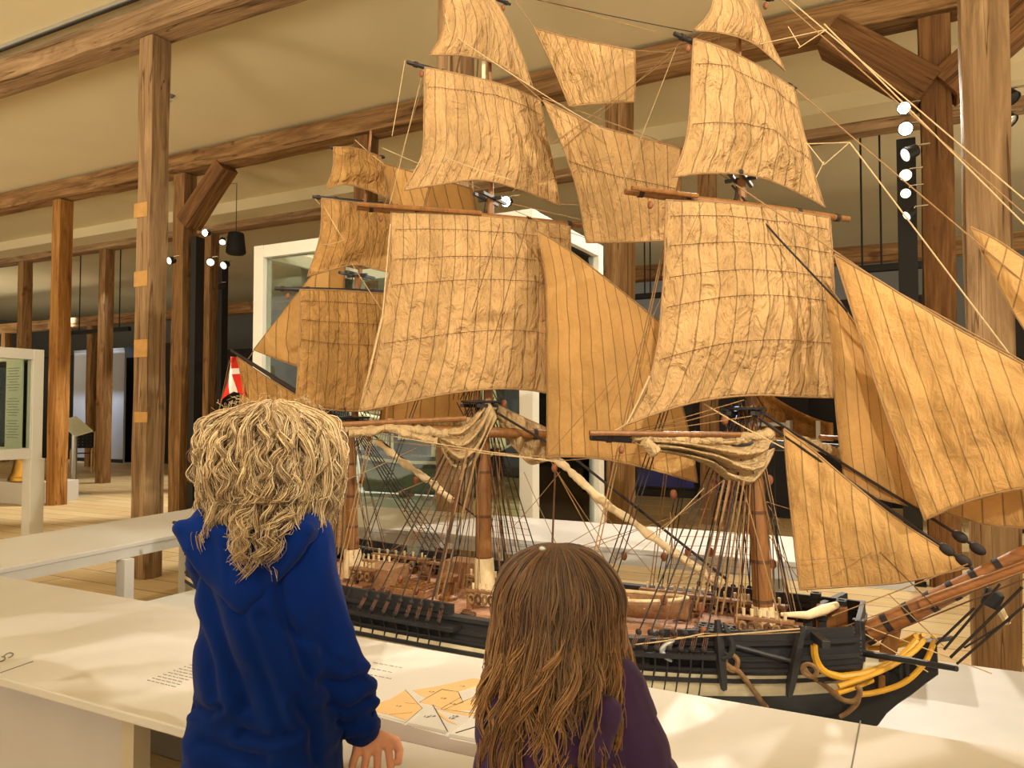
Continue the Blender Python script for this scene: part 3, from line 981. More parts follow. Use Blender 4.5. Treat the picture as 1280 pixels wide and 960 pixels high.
# transom and bow bulkhead
for s in (0.0, 1.0):
    for j in range(26):
        v0, v1 = j/26, (j+1)/26
        i0 = len(mb.v)
        for q in (hpt(s, v0, -1), hpt(s, v0, 1), hpt(s, v1, 1), hpt(s, v1, -1)): mb.vert(q)
        mb.face((i0, i0+1, i0+2, i0+3), [(0, v0), (1, v0), (1, v1), (0, v1)])
hull = obj('hull', mb, M['hull'], ship, smooth=50, solid=0.012)
# raised wales and rails following the sheer
def strake(name, v, mat, w, h, s0=0.0, s1=1.0, sides=(-1, 1), off=0.006, par=None, lab=None, dz=0.0):
    for side in sides:
        mb = MB(); n = 48; prev = None
        for i in range(n + 1):
            s = s0 + (s1 - s0) * i / n
            p = hpt(s, v, side, off) + V((0, 0, dz))
            q = [p + V((0, -side*w/2, -h/2)), p + V((0, side*w/2, -h/2)), p + V((0, side*w/2, h/2)), p + V((0, -side*w/2, h/2))]
            idx = [mb.vert(k) for k in q]
            if prev:
                for k in range(4): mb.face((prev[k], prev[(k+1) % 4], idx[(k+1) % 4], idx[k]))
            else: mb.face(idx)
            prev = idx
        mb.face(prev[::-1])
        obj(name, mb, mat, par or hull, label=lab)
strake('cap_rail', 0.0, M['hull_black'], 0.04, 0.014, 0, 1)
strake('wale', 0.16, M['hull_black'], 0.016, 0.016)
strake('wale', 0.28, M['hull_black'], 0.014, 0.010)
strake('wale', 0.41, M['hull_black'], 0.016, 0.014)
# upper bulwark planks (raised quarterdeck rail with open steps, as on the near side)
strake('upper_rail', 0.0, M['hull_black'], 0.014, 0.034, 0.30, 0.535, dz=0.028)
strake('upper_rail', 0.0, M['hull_black'], 0.014, 0.034, 0.02, 0.27, dz=0.034)
strake('upper_rail', 0.0, M['hull_black'], 0.014, 0.03, 0.80, 0.995, dz=0.022)
# gun port lids
for k in range(9):
    s = 0.10 + 0.085 * k
    for side in (-1, 1):
        p = hpt(s, 0.23, side, 0.006)
        obj('port_lid', MB().box(p, (0.055, 0.012, 0.042)), M['hull_black'], hull, bevel=0.002)
# deck
def dz_(s): return zrail(s) - 0.062
mb = MB().grid(lambda u, v: V((hx(u), YS + (2*v-1) * half(u) * 0.955, dz_(u) + 0.012*(1-(2*v-1)**2))), 40, 10)
obj('deck', mb, M['deck'], ship, smooth=60)
# cutwater / stem
def Y_(px, py, Y): return onY(px, py, Y)
st = [(1040, 846), (1090, 846), (1128, 829), (1150, 806), (1158, 800), (1171, 800), (1173, 841), (1157.5, 852), (1140, 866), (1122, 878), (1109, 889), (1098, 904), (1096, 905), (1030, 902), (995, 870)]
stem_o = obj('stem', MB().prism([Y_(x, y, YS) for x, y in st], (0, 0.045, 0)), M['hull_black'], ship, bevel=0.004)
def onhull(px, py, off=0.012):
    Y = YS - 0.3
    for _ in range(12):
        q = onY(px, py, Y)
        s_ = min(1.0, max(0.0, hs(q.x)))
        v_ = min(0.95, max(0.0, (zrail(s_) - q.z) / (zrail(s_) - zkeel(s_))))
        Y = 0.5*Y + 0.5*hpt(s_, v_, -1, off).y
    return onY(px, py, Y)
# beakhead platform and its rails
def tr(pts, y0, y1, n=20):
    m = len(pts) - 1
    return catmull([onY(p[0], p[1], y0 + (y1-y0) * i / m) for i, p in enumerate(pts)], n)
for sgn, nm in ((1, 's'),):
    for pts, y0, y1, r in (([(1017, 803), (1019, 822), (1029, 838), (1050, 846), (1080, 842), (1108, 832), (1130, 818), (1146, 801)], 2.52, 2.75, 0.0115),
                           ([(1048, 858), (1075, 849), (1105, 837), (1128, 824), (1145, 812), (1155, 800)], 2.56, 2.75, 0.008),
                           ([(1074, 868), (1092, 866), (1120, 858), (1140, 846), (1158, 825), (1168, 801)], 2.68, 2.755, 0.009),
                           ([(1046, 866), (1070, 858), (1090, 850)], 2.57, 2.70, 0.009)):
        L = tr(pts, y0, y1)
        H_ = [onhull(*q, 0.014) for q in pts if q[0] <= 1040]
        if H_: L = catmull(H_ + tr([q for q in pts if q[0] > 1040], H_[-1].y + 0.03, y1), 30)
        obj('head_rail', MB().tube(L, r, 8), M['yellow'], stem_o, smooth=40, label='yellow head rail')
        obj('head_rail', MB().tube([V((p.x, 2*YS - p.y, p.z)) for p in L], r, 8), M['yellow'], stem_o, smooth=40, label='yellow head rail')
for x, ya, yb in ((1096, 838, 868), (1108, 832, 866), (1126, 824, 858), (1134, 820, 852)):
    obj('head_timber', MB().bar(onY(x, ya, 2.71), onY(x + 1, yb, 2.73), 0.010, 0.012), M['hull_black'], stem_o)
obj('hawse_block', MB().box(onY(1102, 855, 2.71), (0.02, 0.02, 0.055)), M['mast'], stem_o, bevel=0.003)
mb = MB().grid(lambda u, v: onY(1040 + 100*u, 836 - 16*u, YS) + V((0, (2*v-1) * (0.15*(1-u) + 0.03), 0.0)), 8, 6)
obj('head_grating', mb, M['hull_white'], ship, solid=0.008)
obj('bow_bulkhead', MB().box(V((hx(1.0)-0.006, YS, zrail(1)-0.01)), (0.014, 0.30, 0.11)), M['hull_black'], ship)
# boomkin over the bow
obj('boomkin', MB().tube([onY(1075, 816, 2.68), onY(1140, 826, 2.60), onY(1196, 836, 2.50)], [0.011, 0.010, 0.008], 8), M['hull_black'], ship, smooth=40, label='black boomkin spar')
obj('boomkin', MB().tube([onY(1120, 806, 2.86), onY(1190, 798, 3.02)], [0.010, 0.008], 8), M['hull_black'], ship, smooth=40, label='black boomkin spar')

# anchors on the near bow
def anchor(stock, shank, arms, Y, lab):
    a = obj('anchor', MB().tube(linear([onhull(*p, 0.022) for p in shank], 6), 0.008, 8), M['hull_black'], ship, smooth=40, label=lab)
    obj('anchor_stock', MB().tube(catmull([onhull(*p, 0.038) for p in stock], 8), [0.010, 0.013, 0.015, 0.016, 0.017, 0.016, 0.015, 0.013, 0.010], 4), M['hull_black'], a)
    L = catmull([onhull(*p, 0.05) for p in arms], 10)
    obj('anchor_arms', MB().tube(L, [0.003, 0.006, 0.009, 0.009, 0.010, 0.011, 0.010, 0.009, 0.009, 0.006, 0.003], 8), M['steel'] if Y < 2.42 else M['hull_black'], a, smooth=40)
anchor([(897, 775), (900, 818), (905, 862)], [(908, 816), (868, 816), (828, 814)], [(843, 801), (833, 806), (827, 814), (833, 821), (840, 827)], 2.385, 'black anchor lashed along the near bow')
anchor([(1003, 783), (995, 820), (986, 870)], [(994, 827), (955, 817), (915, 806)], [(904, 778), (912, 795), (916, 806), (912, 820), (902, 823)], 2.43, 'second black anchor at the near bow')
for pts, Y, r in (([(908, 818), (906, 826), (912, 834), (922, 838), (932, 850), (944, 866), (958, 884)], 2.39, 0.0085),
                  ([(906, 822), (914, 818), (922, 826), (918, 838), (908, 834), (906, 826)], 2.385, 0.008),
                  ([(1004, 832), (1010, 842), (1030, 856), (1052, 874), (1068, 876), (1076, 864), (1070, 858)], 2.52, 0.008),
                  ([(1074, 862), (1072, 878), (1060, 890), (1050, 896)], 2.58, 0.007)):
    obj('anchor_cable', MB().tube(catmull([onhull(*p, 0.016) if p[0] < 1036 and p[1] < 892 else onY(*p, Y) for p in pts], 24), r, 8), M['hawser'], ship, smooth=40)
mb = MB().torus(onY(1012, 838, 2.45), 0.02, 0.007, (0, 1, 0.2)); obj('anchor_ring', mb, M['hawser'], ship, smooth=40)

# bowsprit ---------------------------------------------------------
bs0, bs1 = onY(1052, 808, YS), onY(1282, 693, YS)
bdir = (bs1 - bs0)
bow = obj('bowsprit', MB().tube([bs0 - bdir*0.12, bs0, bs0.lerp(bs1, .5), bs1 + bdir * 0.35], [0.036, 0.037, 0.032, 0.022], 16), M['bowsprit'], ship, smooth=40)
j0, j1 = onY(1195, 742, YS), onY(1282, 706, YS)
obj('jib_boom', MB().tube([onY(1150, 756, YS-0.03), onY(1282, 707, YS-0.03), onY(1282, 707, YS-0.03) + bdir*1.1], [0.019, 0.018, 0.012], 12), M['bowsprit'], bow, smooth=40)
for k in range(7):
    f = 0.15 + 0.12*k
    c = bs0.lerp(bs1, f)
    obj('lashing', MB().tube([c - bdir.normalized()*0.010, c + bdir.normalized()*0.010], 0.0385 - 0.01*f, 16), M['rope_dark'], bow, smooth=40)
obj('knee', MB().prism([onY(x, y, YS) for x, y in ((1100, 806), (1112, 782), (1128, 778), (1122, 812), (1112, 830), (1098, 834))], (0, 0.05, 0)), M['mast'], ship, bevel=0.004)
obj('bitts', MB().box(onY(1075, 800, YS-0.06), (0.03, 0.03, 0.13)).box(onY(1072, 798, YS+0.06), (0.03, 0.03, 0.13)).box(onY(1075, 788, YS), (0.03, 0.18, 0.025)), M['hull_black'], ship, bevel=0.003)
obj('dolphin_striker', MB().tube([onY(1236, 744, YS), onY(1250, 762, YS), onY(1260, 780, YS-0.02)], [0.012, 0.012, 0.009], 8), M['palewood'], bow, smooth=40)
obj('spritsail_cap', MB().box(onY(1240, 748, YS), (0.05, 0.05, 0.05), M=Matrix.Rotation(0.4, 3, 'Y')), M['hull_black'], bow, bevel=0.004)

# masts ------------------------------------------------------------
def mast_pts(l): return [onY(x, y, YS) for x, y in l]
def mast(name, lower, r0, top, r1, tg, r2, lab):
    L = mast_pts(lower)
    n = len(L)
    m = obj('mast', MB().tube(L, [r0 - (r0*0.22)*i/(n-1) for i in range(n)], 16), M['mast'], ship, smooth=40, label=lab)
    T = mast_pts(top); n = len(T)
    obj('top_mast', MB().tube([p + V((0.03, 0, 0)) for p in T], [r1 - (r1*0.3)*i/(n-1) for i in range(n)], 12), M['mast'], m, smooth=40)
    G = mast_pts(tg); n = len(G)
    obj('topgallant_mast', MB().tube([p + V((0.035, 0, 0)) for p in G], [r2 - (r2*0.4)*i/(n-1) for i in range(n)], 10), M['mast'], m, smooth=40)
    # doubling, top platform, crosstrees
    c = L[-1]
    obj('fighting_top', MB().lathe(c - V((0, 0, 0.015)), [(0.07, 0), (0.092, 0.004), (0.094, 0.012), (0.02, 0.012)], 20, sx=0.8, sy=1.25), M['hull_black'], m, smooth=30)
    obj('mast_cap', MB().box(c + V((0.012, 0, 0.10)), (0.09, 0.05, 0.025)), M['hull_black'], m, bevel=0.003)
    obj('crosstree', MB().box(c - V((0, 0, 0.024)), (0.15, 0.016, 0.014)).box(c - V((0.03, 0, 0.024)), (0.016, 0.22, 0.014)).box(c - V((-0.05, 0, 0.024)), (0.016, 0.22, 0.014)), M['hull_black'], m)
    t = T[-1]
    obj('crosstree', MB().box(t + V((0.03, 0, 0)), (0.11, 0.012, 0.012)).box(t + V((0.01, 0, 0)), (0.012, 0.20, 0.012)).box(t + V((0.05, 0, 0)), (0.012, 0.20, 0.012)), M['hull_black'], m)
    # bands
    for f in (0.15, 0.3, 0.5, 0.7):
        i = f*(len(L)-1); a = L[int(i)].lerp(L[min(int(i)+1, len(L)-1)], i-int(i))
        obj('mast_hoop', MB().tube([a - V((0,0,0.006)), a + V((0,0,0.006))], r0*(1-0.22*f)+0.0015, 16), M['rope_brown'], m, smooth=40)
    return m, L, T, G
foremast, FL, FT, FG = mast('fore', [(956, 800), (950, 690), (943, 590), (930, 508)], 0.035, [(929, 530), (922, 400), (915, 226)], 0.020, [(916, 250), (911, 60), (906, -70)], 0.012, 'front mast')
mainmast, ML, MT, MG = mast('main', [(607, 762), (605, 690), (604, 600), (602, 500)], 0.036, [(602, 520), (604, 400), (605, 250)], 0.020, [(605, 270), (603, 90), (601, -70)], 0.012, 'middle mast')
mizzen, ZL, ZT_, ZG = mast('mizzen', [(441, 715), (440, 620), (437, 520)], 0.027, [(437, 540), (440, 345)], 0.016, [(441, 365), (449, 250), (456, 165)], 0.010, 'rear mast')
# pale mast coats at deck level
for m, L, f in ((foremast, FL, 0.13), (mainmast, ML, 0.30), (mizzen, ZL, 0.1)):
    b = L[0]; t_ = L[0].lerp(L[1], min(1, f*3))
    obj('mast_coat', MB().tube([b - V((0, 0, 0.02)), b.lerp(t_, 0.8), t_], [0.044, 0.041, 0.038], 12), M['palewood'], m, smooth=30)

# sails ------------------------------------------------------------
def plane_at(P0, ang, out=0.0):
    e = V((math.cos(math.radians(ang)), math.sin(math.radians(ang)), 0))
    n = V((e.y, -e.x, 0))
    return P0 + n*out, n, e
def sail(label, pl, top, right, bottom, left, mat, belly=0.05, panels=12, nu=60, nv=60, bands=(), wr=0.006, seed=0, par=None, rope=0.0035, curve=False, fold=None, tilt=0.0, name='sail'):
    P0, n, e = pl
    up = lambda l: [onplane(x, y, P0, n) for x, y in l]
    K = 40
    cm = lambda l: catmull(up(l), K)
    t, r, b, l = cm(top), cm(right), cm(bottom), cm(left)
    f0 = coons(t, r, b, l)
    def fn(u, v):
        p = f0(u, v)
        d = belly * math.sin(PI*u) * math.sin(PI*min(1, v*0.85+0.07))
        w = min(1, 8*min(u, 1-u)) * min(1, 8*min(v, 1-v)) * 0.8 + 0.2
        q = V((p.dot(e)*11 + seed, p.z*8, seed*1.7))
        q2 = V((p.dot(e)*26 + seed*3 + 2*noise.noise(q), p.z*9, seed*2.1))
        d += wr * w * (1.3*noise.noise(q) + 0.8*noise.noise(q*2.3) + 0.6*noise.noise(q2))
        if fold: d += fold(u, v) * w
        return p + n * d
    mb = MB().grid(fn, nu, nv, lambda u, v: (u*panels + 0.5, v))
    s = obj(name, mb, mat, par or ship, smooth=180, solid=0.0016, label=label, fixn=False)
    if rope:
        B = [fn(i/30, 0) for i in range(31)] + [fn(1, i/30) for i in range(1, 31)] + [fn(1-i/30, 1) for i in range(1, 31)] + [fn(0, 1-i/30) for i in range(1, 31)]
        obj('bolt_rope', MB().tube(B, rope, 5), M['rope_tan'], s, smooth=60)
    for bv in bands:
        for sg in (1,):
            B = [fn(i/40, bv) + n*0.003 for i in range(1, 40)]
            mbb = MB().tube(B, 0.0007, 4)
            for i in range(0, 39, 1):
                q = B[i]; mbb.tube([q, q + V((0.001, 0, -0.009))], 0.0007, 3)
            obj('reef_band', mbb, M['rope_brown'], s)
    return s
def mid(L, k=0.5): return L[0].lerp(L[-1], k)
cp = V((0, YS, 0))
def fa(dy=0.0, ang=0.0, x0=-1.0):   # fore-and-aft plane through the ship's centreline
    return plane_at(V((x0, YS + dy, 0)), ang)
PF1 = plane_at(FT[1] , 48, 0.085)
PF2 = plane_at(FG[1] , 58, 0.085)
PF3 = plane_at(FG[2] , 66, 0.085)
PM1 = plane_at(MT[1] , 44, 0.085)
PM2 = plane_at(MG[1] , 56, 0.085)
PM3 = plane_at(MG[2] , 63, 0.085)
PZ1 = plane_at(ZT_[0] , 43, 0.06)
PZ2 = plane_at(ZT_[1] , 50, 0.06)
PZ3 = plane_at(ZG[1] , 54, 0.06)
PFC = plane_at(FL[3] + V((0.06, -0.04, 0)), 44)
PMC = plane_at(ML[3] + V((0.06, -0.04, 0)), 40)

# front mast
sail('lower square sail of the front mast with reef bands', PF1, [(832, 250), (900, 254), (970, 262), (1037, 272)], [(1037, 272), (1043, 380), (1041, 497)],
     [(783, 531), (830, 513), (880, 500), (940, 494), (1000, 496), (1041, 497)], [(832, 250), (830, 340), (822, 430), (806, 490), (783, 531)], M['sail'], 0.05, 11, bands=(0.07, 0.20, 0.34, 0.47, 0.70), wr=0.010, seed=1)
sail('middle square sail of the front mast', PF2, [(866, 49), (905, 62), (950, 86), (992, 110)], [(992, 110), (1004, 165), (1018, 215), (1031, 259)],
     [(842, 221), (880, 217), (930, 219), (975, 232), (1031, 259)], [(866, 49), (864, 110), (858, 170), (842, 221)], M['sail'], 0.04, 10, bands=(0.17, 0.6), wr=0.010, seed=2,
     fold=lambda u, v: 0.016*math.sin(9*(u - 0.8*v) + 1.0)*max(0, 1-abs(u-v*0.9-0.1)*2.2))
sail('top square sail of the front mast', PF3, [(893, -14), (915, -10), (944, -2)], [(944, -2), (955, 30), (968, 62), (981, 88)],
     [(868, 38), (900, 42), (940, 56), (981, 88)], [(893, -14), (888, 14), (868, 38)], M['sail'], 0.03, 7, nu=26, nv=26, wr=0.006, seed=3)
# middle mast
sail('lower square sail of the middle mast, largest sail, with reef bands', PM1, [(489, 264), (560, 268), (640, 274), (713, 281)], [(713, 281), (714, 390), (716, 500)],
     [(448, 514), (500, 504), (560, 492), (620, 486), (670, 489), (716, 500)], [(489, 264), (487, 330), (478, 395), (468, 460), (448, 514)], M['sail'], 0.06, 15, nu=76, nv=76, bands=(0.09, 0.24, 0.37, 0.66), wr=0.011, seed=4)
sail('middle square sail of the middle mast', PM2, [(531, 84), (580, 95), (630, 108), (675, 125)], [(675, 125), (684, 170), (693, 215), (699, 257)],
     [(505, 238), (550, 231), (600, 226), (650, 238), (699, 257)], [(531, 84), (530, 140), (527, 195), (505, 238)], M['sail'], 0.045, 13, bands=(0.15,), wr=0.008, seed=5)
sail('top square sail of the middle mast', PM3, [(553, -22), (585, -16), (616, -4)], [(616, -4), (634, 26), (652, 68), (667, 112)],
     [(537, 69), (575, 70), (612, 78), (642, 94), (667, 112)], [(553, -22), (555, 24), (550, 48), (537, 69)], M['sail'], 0.03, 8, nu=30, nv=30, wr=0.006, seed=6)
# rear mast
sail('lower square sail of the rear mast', PZ1, [(375, 362), (420, 363), (480, 367)], [(480, 367), (484, 440), (478, 512)],
     [(370, 500), (400, 510), (440, 514), (478, 512)], [(375, 362), (374, 430), (370, 500)], M['sail_brown'], 0.03, 9, nu=36, nv=36, bands=(0.1, 0.27, 0.45), wr=0.009, seed=7)
sail('middle square sail of the rear mast', PZ2, [(402, 248), (440, 253), (492, 260)], [(492, 260), (492, 300), (486, 340)],
     [(384, 346), (415, 337), (445, 331), (470, 337), (486, 340)], [(402, 248), (400, 295), (384, 346)], M['sail_brown'], 0.035, 8, nu=34, nv=34, wr=0.009, seed=8,
     fold=lambda u, v: 0.014*math.sin(8*(u*0.6+v))*u)
sail('small top square sail of the rear mast', PZ3, [(417, 184), (445, 186), (476, 196)], [(476, 196), (481, 225), (485, 248)],
     [(407, 236), (430, 231), (455, 236), (485, 248)], [(417, 184), (416, 212), (407, 236)], M['sail_brown'], 0.025, 6, nu=24, nv=24, wr=0.006, seed=9,
     fold=lambda u, v: 0.012*math.sin(9*(u*0.5+v)))
# staysails
sail('large triangular sail between the middle and front masts', fa(-0.02, 3, -1.2), [(671, 288), (710, 312), (760, 350), (826, 404)], [(826, 404), (845, 480), (862, 545), (872, 603)],
     [(684, 571), (740, 572), (800, 583), (872, 603)], [(671, 288), (682, 350), (684, 460), (684, 571)], M['sail_warm'], 0.03, 11, wr=0.006, seed=10)
sail('four-sided sail between the middle and front masts, beside the largest sail', fa(-0.04, 4, -1.2), [(679, 125), (740, 155), (800, 172), (852, 186)], [(852, 186), (850, 240), (846, 300)],
     [(733, 303), (780, 303), (846, 300)], [(679, 125), (704, 185), (722, 240), (733, 303)], M['sail'], 0.02, 11, wr=0.007, seed=11, bands=(0.45,))
sail('small four-sided sail highest between the middle and front masts', fa(-0.02, 4, -1.2), [(668, 35), (720, 50), (793, 63)], [(793, 63), (794, 95), (793, 127)],
     [(712, 133), (750, 130), (793, 127)], [(668, 35), (692, 85), (712, 133)], M['sail'], 0.015, 9, nu=30, nv=24, wr=0.006, seed=12)
sail('light sail behind the middle mast beside the rear mast', fa(0.12, 0), [(476, 203), (515, 215), (590, 236)], [(590, 236), (595, 262), (600, 285)],
     [(490, 262), (540, 268), (600, 285)], [(476, 203), (484, 235), (490, 262)], M['sail_warm'], 0.015, 7, nu=26, nv=22, seed=13)
sail('light sail low behind the middle mast above the furled sail', fa(0.16, 0), [(478, 470), (530, 475), (600, 485)], [(600, 485), (600, 515), (596, 548)],
     [(474, 530), (530, 530), (596, 548)], [(478, 470), (478, 500), (474, 530)], M['sail_warm'], 0.015, 7, nu=26, nv=22, seed=14)
sail('triangular sail at the stern edge of the rear mast', fa(0.22, 0), [(317, 437), (345, 402), (390, 345), (432, 300)], [(432, 300), (430, 380), (428, 470)],
     [(317, 437), (350, 450), (390, 463), (428, 470)], [(317, 437), (317, 437.2)], M['sail_warm'], 0.02, 7, nu=34, nv=24, seed=15)
sail('brown gaff sail hanging behind the fair-haired child', fa(0.03, 0), [(296, 446), (340, 475), (390, 505), (432, 530)], [(432, 530), (436, 610), (438, 690)],
     [(262, 660), (340, 668), (438, 690)], [(296, 446), (300, 500), (285, 580), (262, 660)], M['sail_brown'], 0.03, 10, seed=16)
# headsails
sail('lowest triangular headsail reaching down to the bowsprit', fa(-0.02, 0), [(980, 536), (1020, 566), (1060, 600), (1130, 655), (1212, 706)], [(1212, 706), (1212.5, 709)],
     [(1000, 737), (1060, 733), (1130, 728), (1212, 711)], [(980, 536), (985, 600), (992, 670), (1000, 737)], M['sail_warm'], 0.03, 10, seed=17,
     fold=lambda u, v: 0.012*math.sin(14*u+2)*max(0, 1-2.2*u)*max(0, 1-1.5*v))
sail('narrow headsail just right of the front square sail', fa(0.05, 0), [(1030, 350), (1062, 395), (1100, 455), (1150, 530)], [(1150, 530), (1165, 580), (1180, 640)],
     [(1057, 610), (1095, 622), (1140, 632), (1180, 640)], [(1030, 350), (1040, 430), (1046, 520), (1057, 610)], M['sail_warm'], 0.03, 8, seed=18,
     fold=lambda u, v: 0.012*math.sin(10*u+1))
sail('broad headsail running out of the right edge of the picture', fa(-0.08, 0), [(1043, 318), (1100, 352), (1180, 402), (1290, 462), (1400, 520)], [(1400, 520), (1400, 540), (1400, 560)],
     [(1156, 650), (1200, 630), (1250, 615), (1310, 602), (1400, 560)], [(1043, 318), (1075, 420), (1112, 530), (1156, 650)], M['sail_warm'], 0.05, 13, nu=60, seed=19,
     fold=lambda u, v: 0.014*math.sin(11*v + 5*u)*min(1, 3*u)*0.8)
sail('low headsail strip above the bowsprit at the right edge', fa(0.07, 0), [(1180, 632), (1230, 622), (1290, 600), (1380, 580)], [(1380, 580), (1385, 650), (1390, 690)],
     [(1180, 640), (1230, 655), (1290, 662), (1390, 690)], [(1180, 632), (1180, 640)], M['sail_warm'], 0.02, 8, nu=34, nv=20, seed=20)
sail('outermost headsail cut by the right edge', fa(-0.03, 0), [(1213, 284), (1245, 300), (1290, 330), (1400, 400)], [(1400, 400), (1400, 480), (1400, 560)],
     [(1213, 284), (1240, 340), (1290, 425), (1400, 560)], [(1213, 284), (1213, 284.3)], M['sail_warm'], 0.02, 8, nu=34, nv=24, seed=21)

# furled courses
fold1 = lambda u, v: 0.030*math.sin(v*3.2*2*PI + 2.5*math.sin(PI*u))*math.sin(PI*u)**0.7 + 0.012*math.sin(u*22+v*5)
fu = sail('furled lower sail hanging in folds from the front mast', PFC, [(788, 546), (830, 546), (880, 551), (920, 549), (968, 536)], [(968, 536), (970, 552), (966, 566)],
     [(788, 550), (812, 562), (845, 568), (882, 581), (908, 600), (932, 606), (952, 590), (966, 566)], [(788, 546), (788, 550)], M['furled'], 0.05, 9, nu=80, nv=44, wr=0.012, seed=31, fold=fold1, rope=0.0025)
obj('gasket_tail', MB().tube(catmull([onplane(x, y, PFC[0], PFC[1]) + PFC[1]*0.05 for x, y in ((796, 551), (806, 560), (811, 566))], 8), [0.016, 0.018, 0.019, 0.020, 0.020, 0.021, 0.022, 0.024, 0.018], 10), M['furled'], fu, smooth=50)
fu2 = sail('furled lower sail draped in folds from the middle mast', PMC, [(546, 539), (575, 534), (597, 515), (608, 499)], [(608, 499), (616, 510), (621, 522)],
     [(552, 562), (572, 590), (594, 574), (610, 543), (621, 522)], [(546, 539), (551, 552), (552, 562)], M['furled'], 0.06, 6, nu=50, nv=50, wr=0.010, seed=32, fold=lambda u, v: 0.032*math.sin(v*3.4*2*PI)*math.sin(PI*min(1, u*0.95+0.05))**0.7, rope=0.0025)
sail('furled lower sail of the middle mast, far half', plane_at(ML[3] + V((0.06, 0.02, 0)), 44), [(622, 506), (650, 520), (686, 536)], [(686, 536), (690, 556), (684, 576)],
     [(630, 546), (648, 566), (662, 580), (684, 576)], [(622, 506), (624, 530), (630, 546)], M['furled'], 0.03, 6, nu=40, nv=40, wr=0.012, seed=33, fold=lambda u, v: 0.020*math.sin(u*3*2*PI + 2*v), rope=0.0025)
def roll(pts, pl, r, mat, lab, n=70, amp=0.35, seed=0, off=0.0):
    P0, nn, e = pl
    L = catmull([onplane(x, y, P0, nn) + nn*off for x, y in pts], n)
    mb = MB(); K = 14
    mb.tube(L, [r*(0.7 + amp*noise.noise(V((i*0.35, seed, 0))) + 0.3*abs(math.sin(i*0.22+seed))) for i in range(n+1)], K)
    for i, v in enumerate(mb.v):
        j = i // K
        if j <= n: mb.v[i] = L[j] + (v - L[j]) * (1 + 0.35*noise.noise(V((v.x*9, v.y*9, v.z*30 + seed))))
    return obj('furled_roll', mb, mat, ship, smooth=80, label=lab)
roll([(431, 536), (460, 532), (490, 531), (520, 537), (548, 543), (575, 541), (600, 527)], PMC, 0.024, M['furled'], 'rolled part of the middle mast furled sail along its yard', seed=2)
roll([(436, 541), (462, 540), (486, 535), (515, 545), (545, 551)], PMC, 0.018, M['furled'], 'second roll of the middle mast furled sail', seed=4, off=0.03)
roll([(480, 531), (520, 530), (560, 531), (598, 526)], PMC, 0.020, M['furled'], 'upper roll of the middle mast furled sail', seed=7, off=-0.03)
roll([(790, 547), (830, 547), (880, 550), (930, 548), (966, 540)], PFC, 0.020, M['furled'], 'rolled part of the front mast furled sail along its yard', seed=9)
roll([(1000, 552), (1030, 560), (1050, 566), (1072, 556)], PFC, 0.020, M['furled'], 'far end of the front mast furled sail', seed=10)
roll([(472, 552), (500, 575), (535, 600), (566, 626)], fa(0.0, 0), 0.016, M['stay_roll'], 'pale rolled sail lashed to a stay behind the middle mast', seed=5)
roll([(688, 570), (705, 582), (728, 603), (760, 632), (790, 652), (830, 682), (880, 716), (904, 732)], fa(0.0, 0), 0.017, M['stay_roll'], 'pale rolled sail lashed to the slanting stay left of the front mast', seed=6, n=110)

# yards ------------------------------------------------------------
def yard(a, b, pl, r, mat=None, lab=None, dy=-0.0):
    P0, n, e = pl
    A, B = onplane(*a, P0, n) - n*0.012, onplane(*b, P0, n) - n*0.012
    y = obj('yard', MB().tube([A.lerp(B, k/8) for k in range(9)], [r*(0.5+0.5*math.sin(PI*(0.08+0.84*k/8))) for k in range(9)], 10), mat or M['mast'], ship, smooth=40, label=lab)
    for f in (0.06, 0.94, 0.25, 0.75):
        c = A.lerp(B, f); d = (B-A).normalized()
        obj('yard_band', MB().tube([c-d*0.008, c+d*0.008], r*(0.5+0.5*math.sin(PI*(0.08+0.84*f)))+0.003, 10), M['rope_dark'], y, smooth=40)
    for f in (0.1, 0.9):
        c = A.lerp(B, f) - V((0, 0, r + 0.018))
        obj('yard_block', MB().ball(c, (0.010, 0.008, 0.014), 8, 6), M['block'], y, smooth=60)
    return y
yard((784, 238), (1064, 273), PF1, 0.017, lab='long yard of the front mast lower square sail')
yard((846, 40), (998, 110), PF2, 0.012, M['hull_black'])
yard((866, -20), (970, -2), PF3, 0.009, M['hull_black'])
yard((446, 258), (728, 281), PM1, 0.019)
yard((510, 76), (680, 126), PM2, 0.012, M['hull_black'])
yard((540, -34), (640, 4), PM3, 0.009, M['hull_black'])
yard((343, 360), (505, 366), PZ1, 0.013, M['hull_black'])
yard((391, 245), (505, 258), PZ2, 0.011, M['hull_black'])
yard((413, 183), (482, 196), PZ3, 0.008, M['hull_black'])
yard((740, 546), (1085, 562), PFC, 0.020, M['hull_black'], 'black lower yard of the front mast')
yard((428, 534), (745, 545), PMC, 0.022, M['mast'])
# studding-sail booms
for a, b, pl, r in (((734, 541), (921, 543), PFC, 0.009), ((420, 531), (582, 523), PMC, 0.011), ((786, 237), (868, 247), PF1, 0.008), ((446, 257), (600, 268), PM1, 0.010), ((1020, 546), (1076, 549), PFC, 0.008)):
    P0, n, e = pl
    A, B = onplane(*a, P0, n) + n*0.02 + V((0, 0, 0.0)), onplane(*b, P0, n) + n*0.02
    obj('studding_boom', MB().tube([A, B], r, 8), M['mast'], ship, smooth=40)
obj('yard_arm_iron', MB().tube([onplane(748, 541, PFC[0], PFC[1]), onplane(748, 548, PFC[0], PFC[1])], 0.012, 8), M['hull_black'], ship)
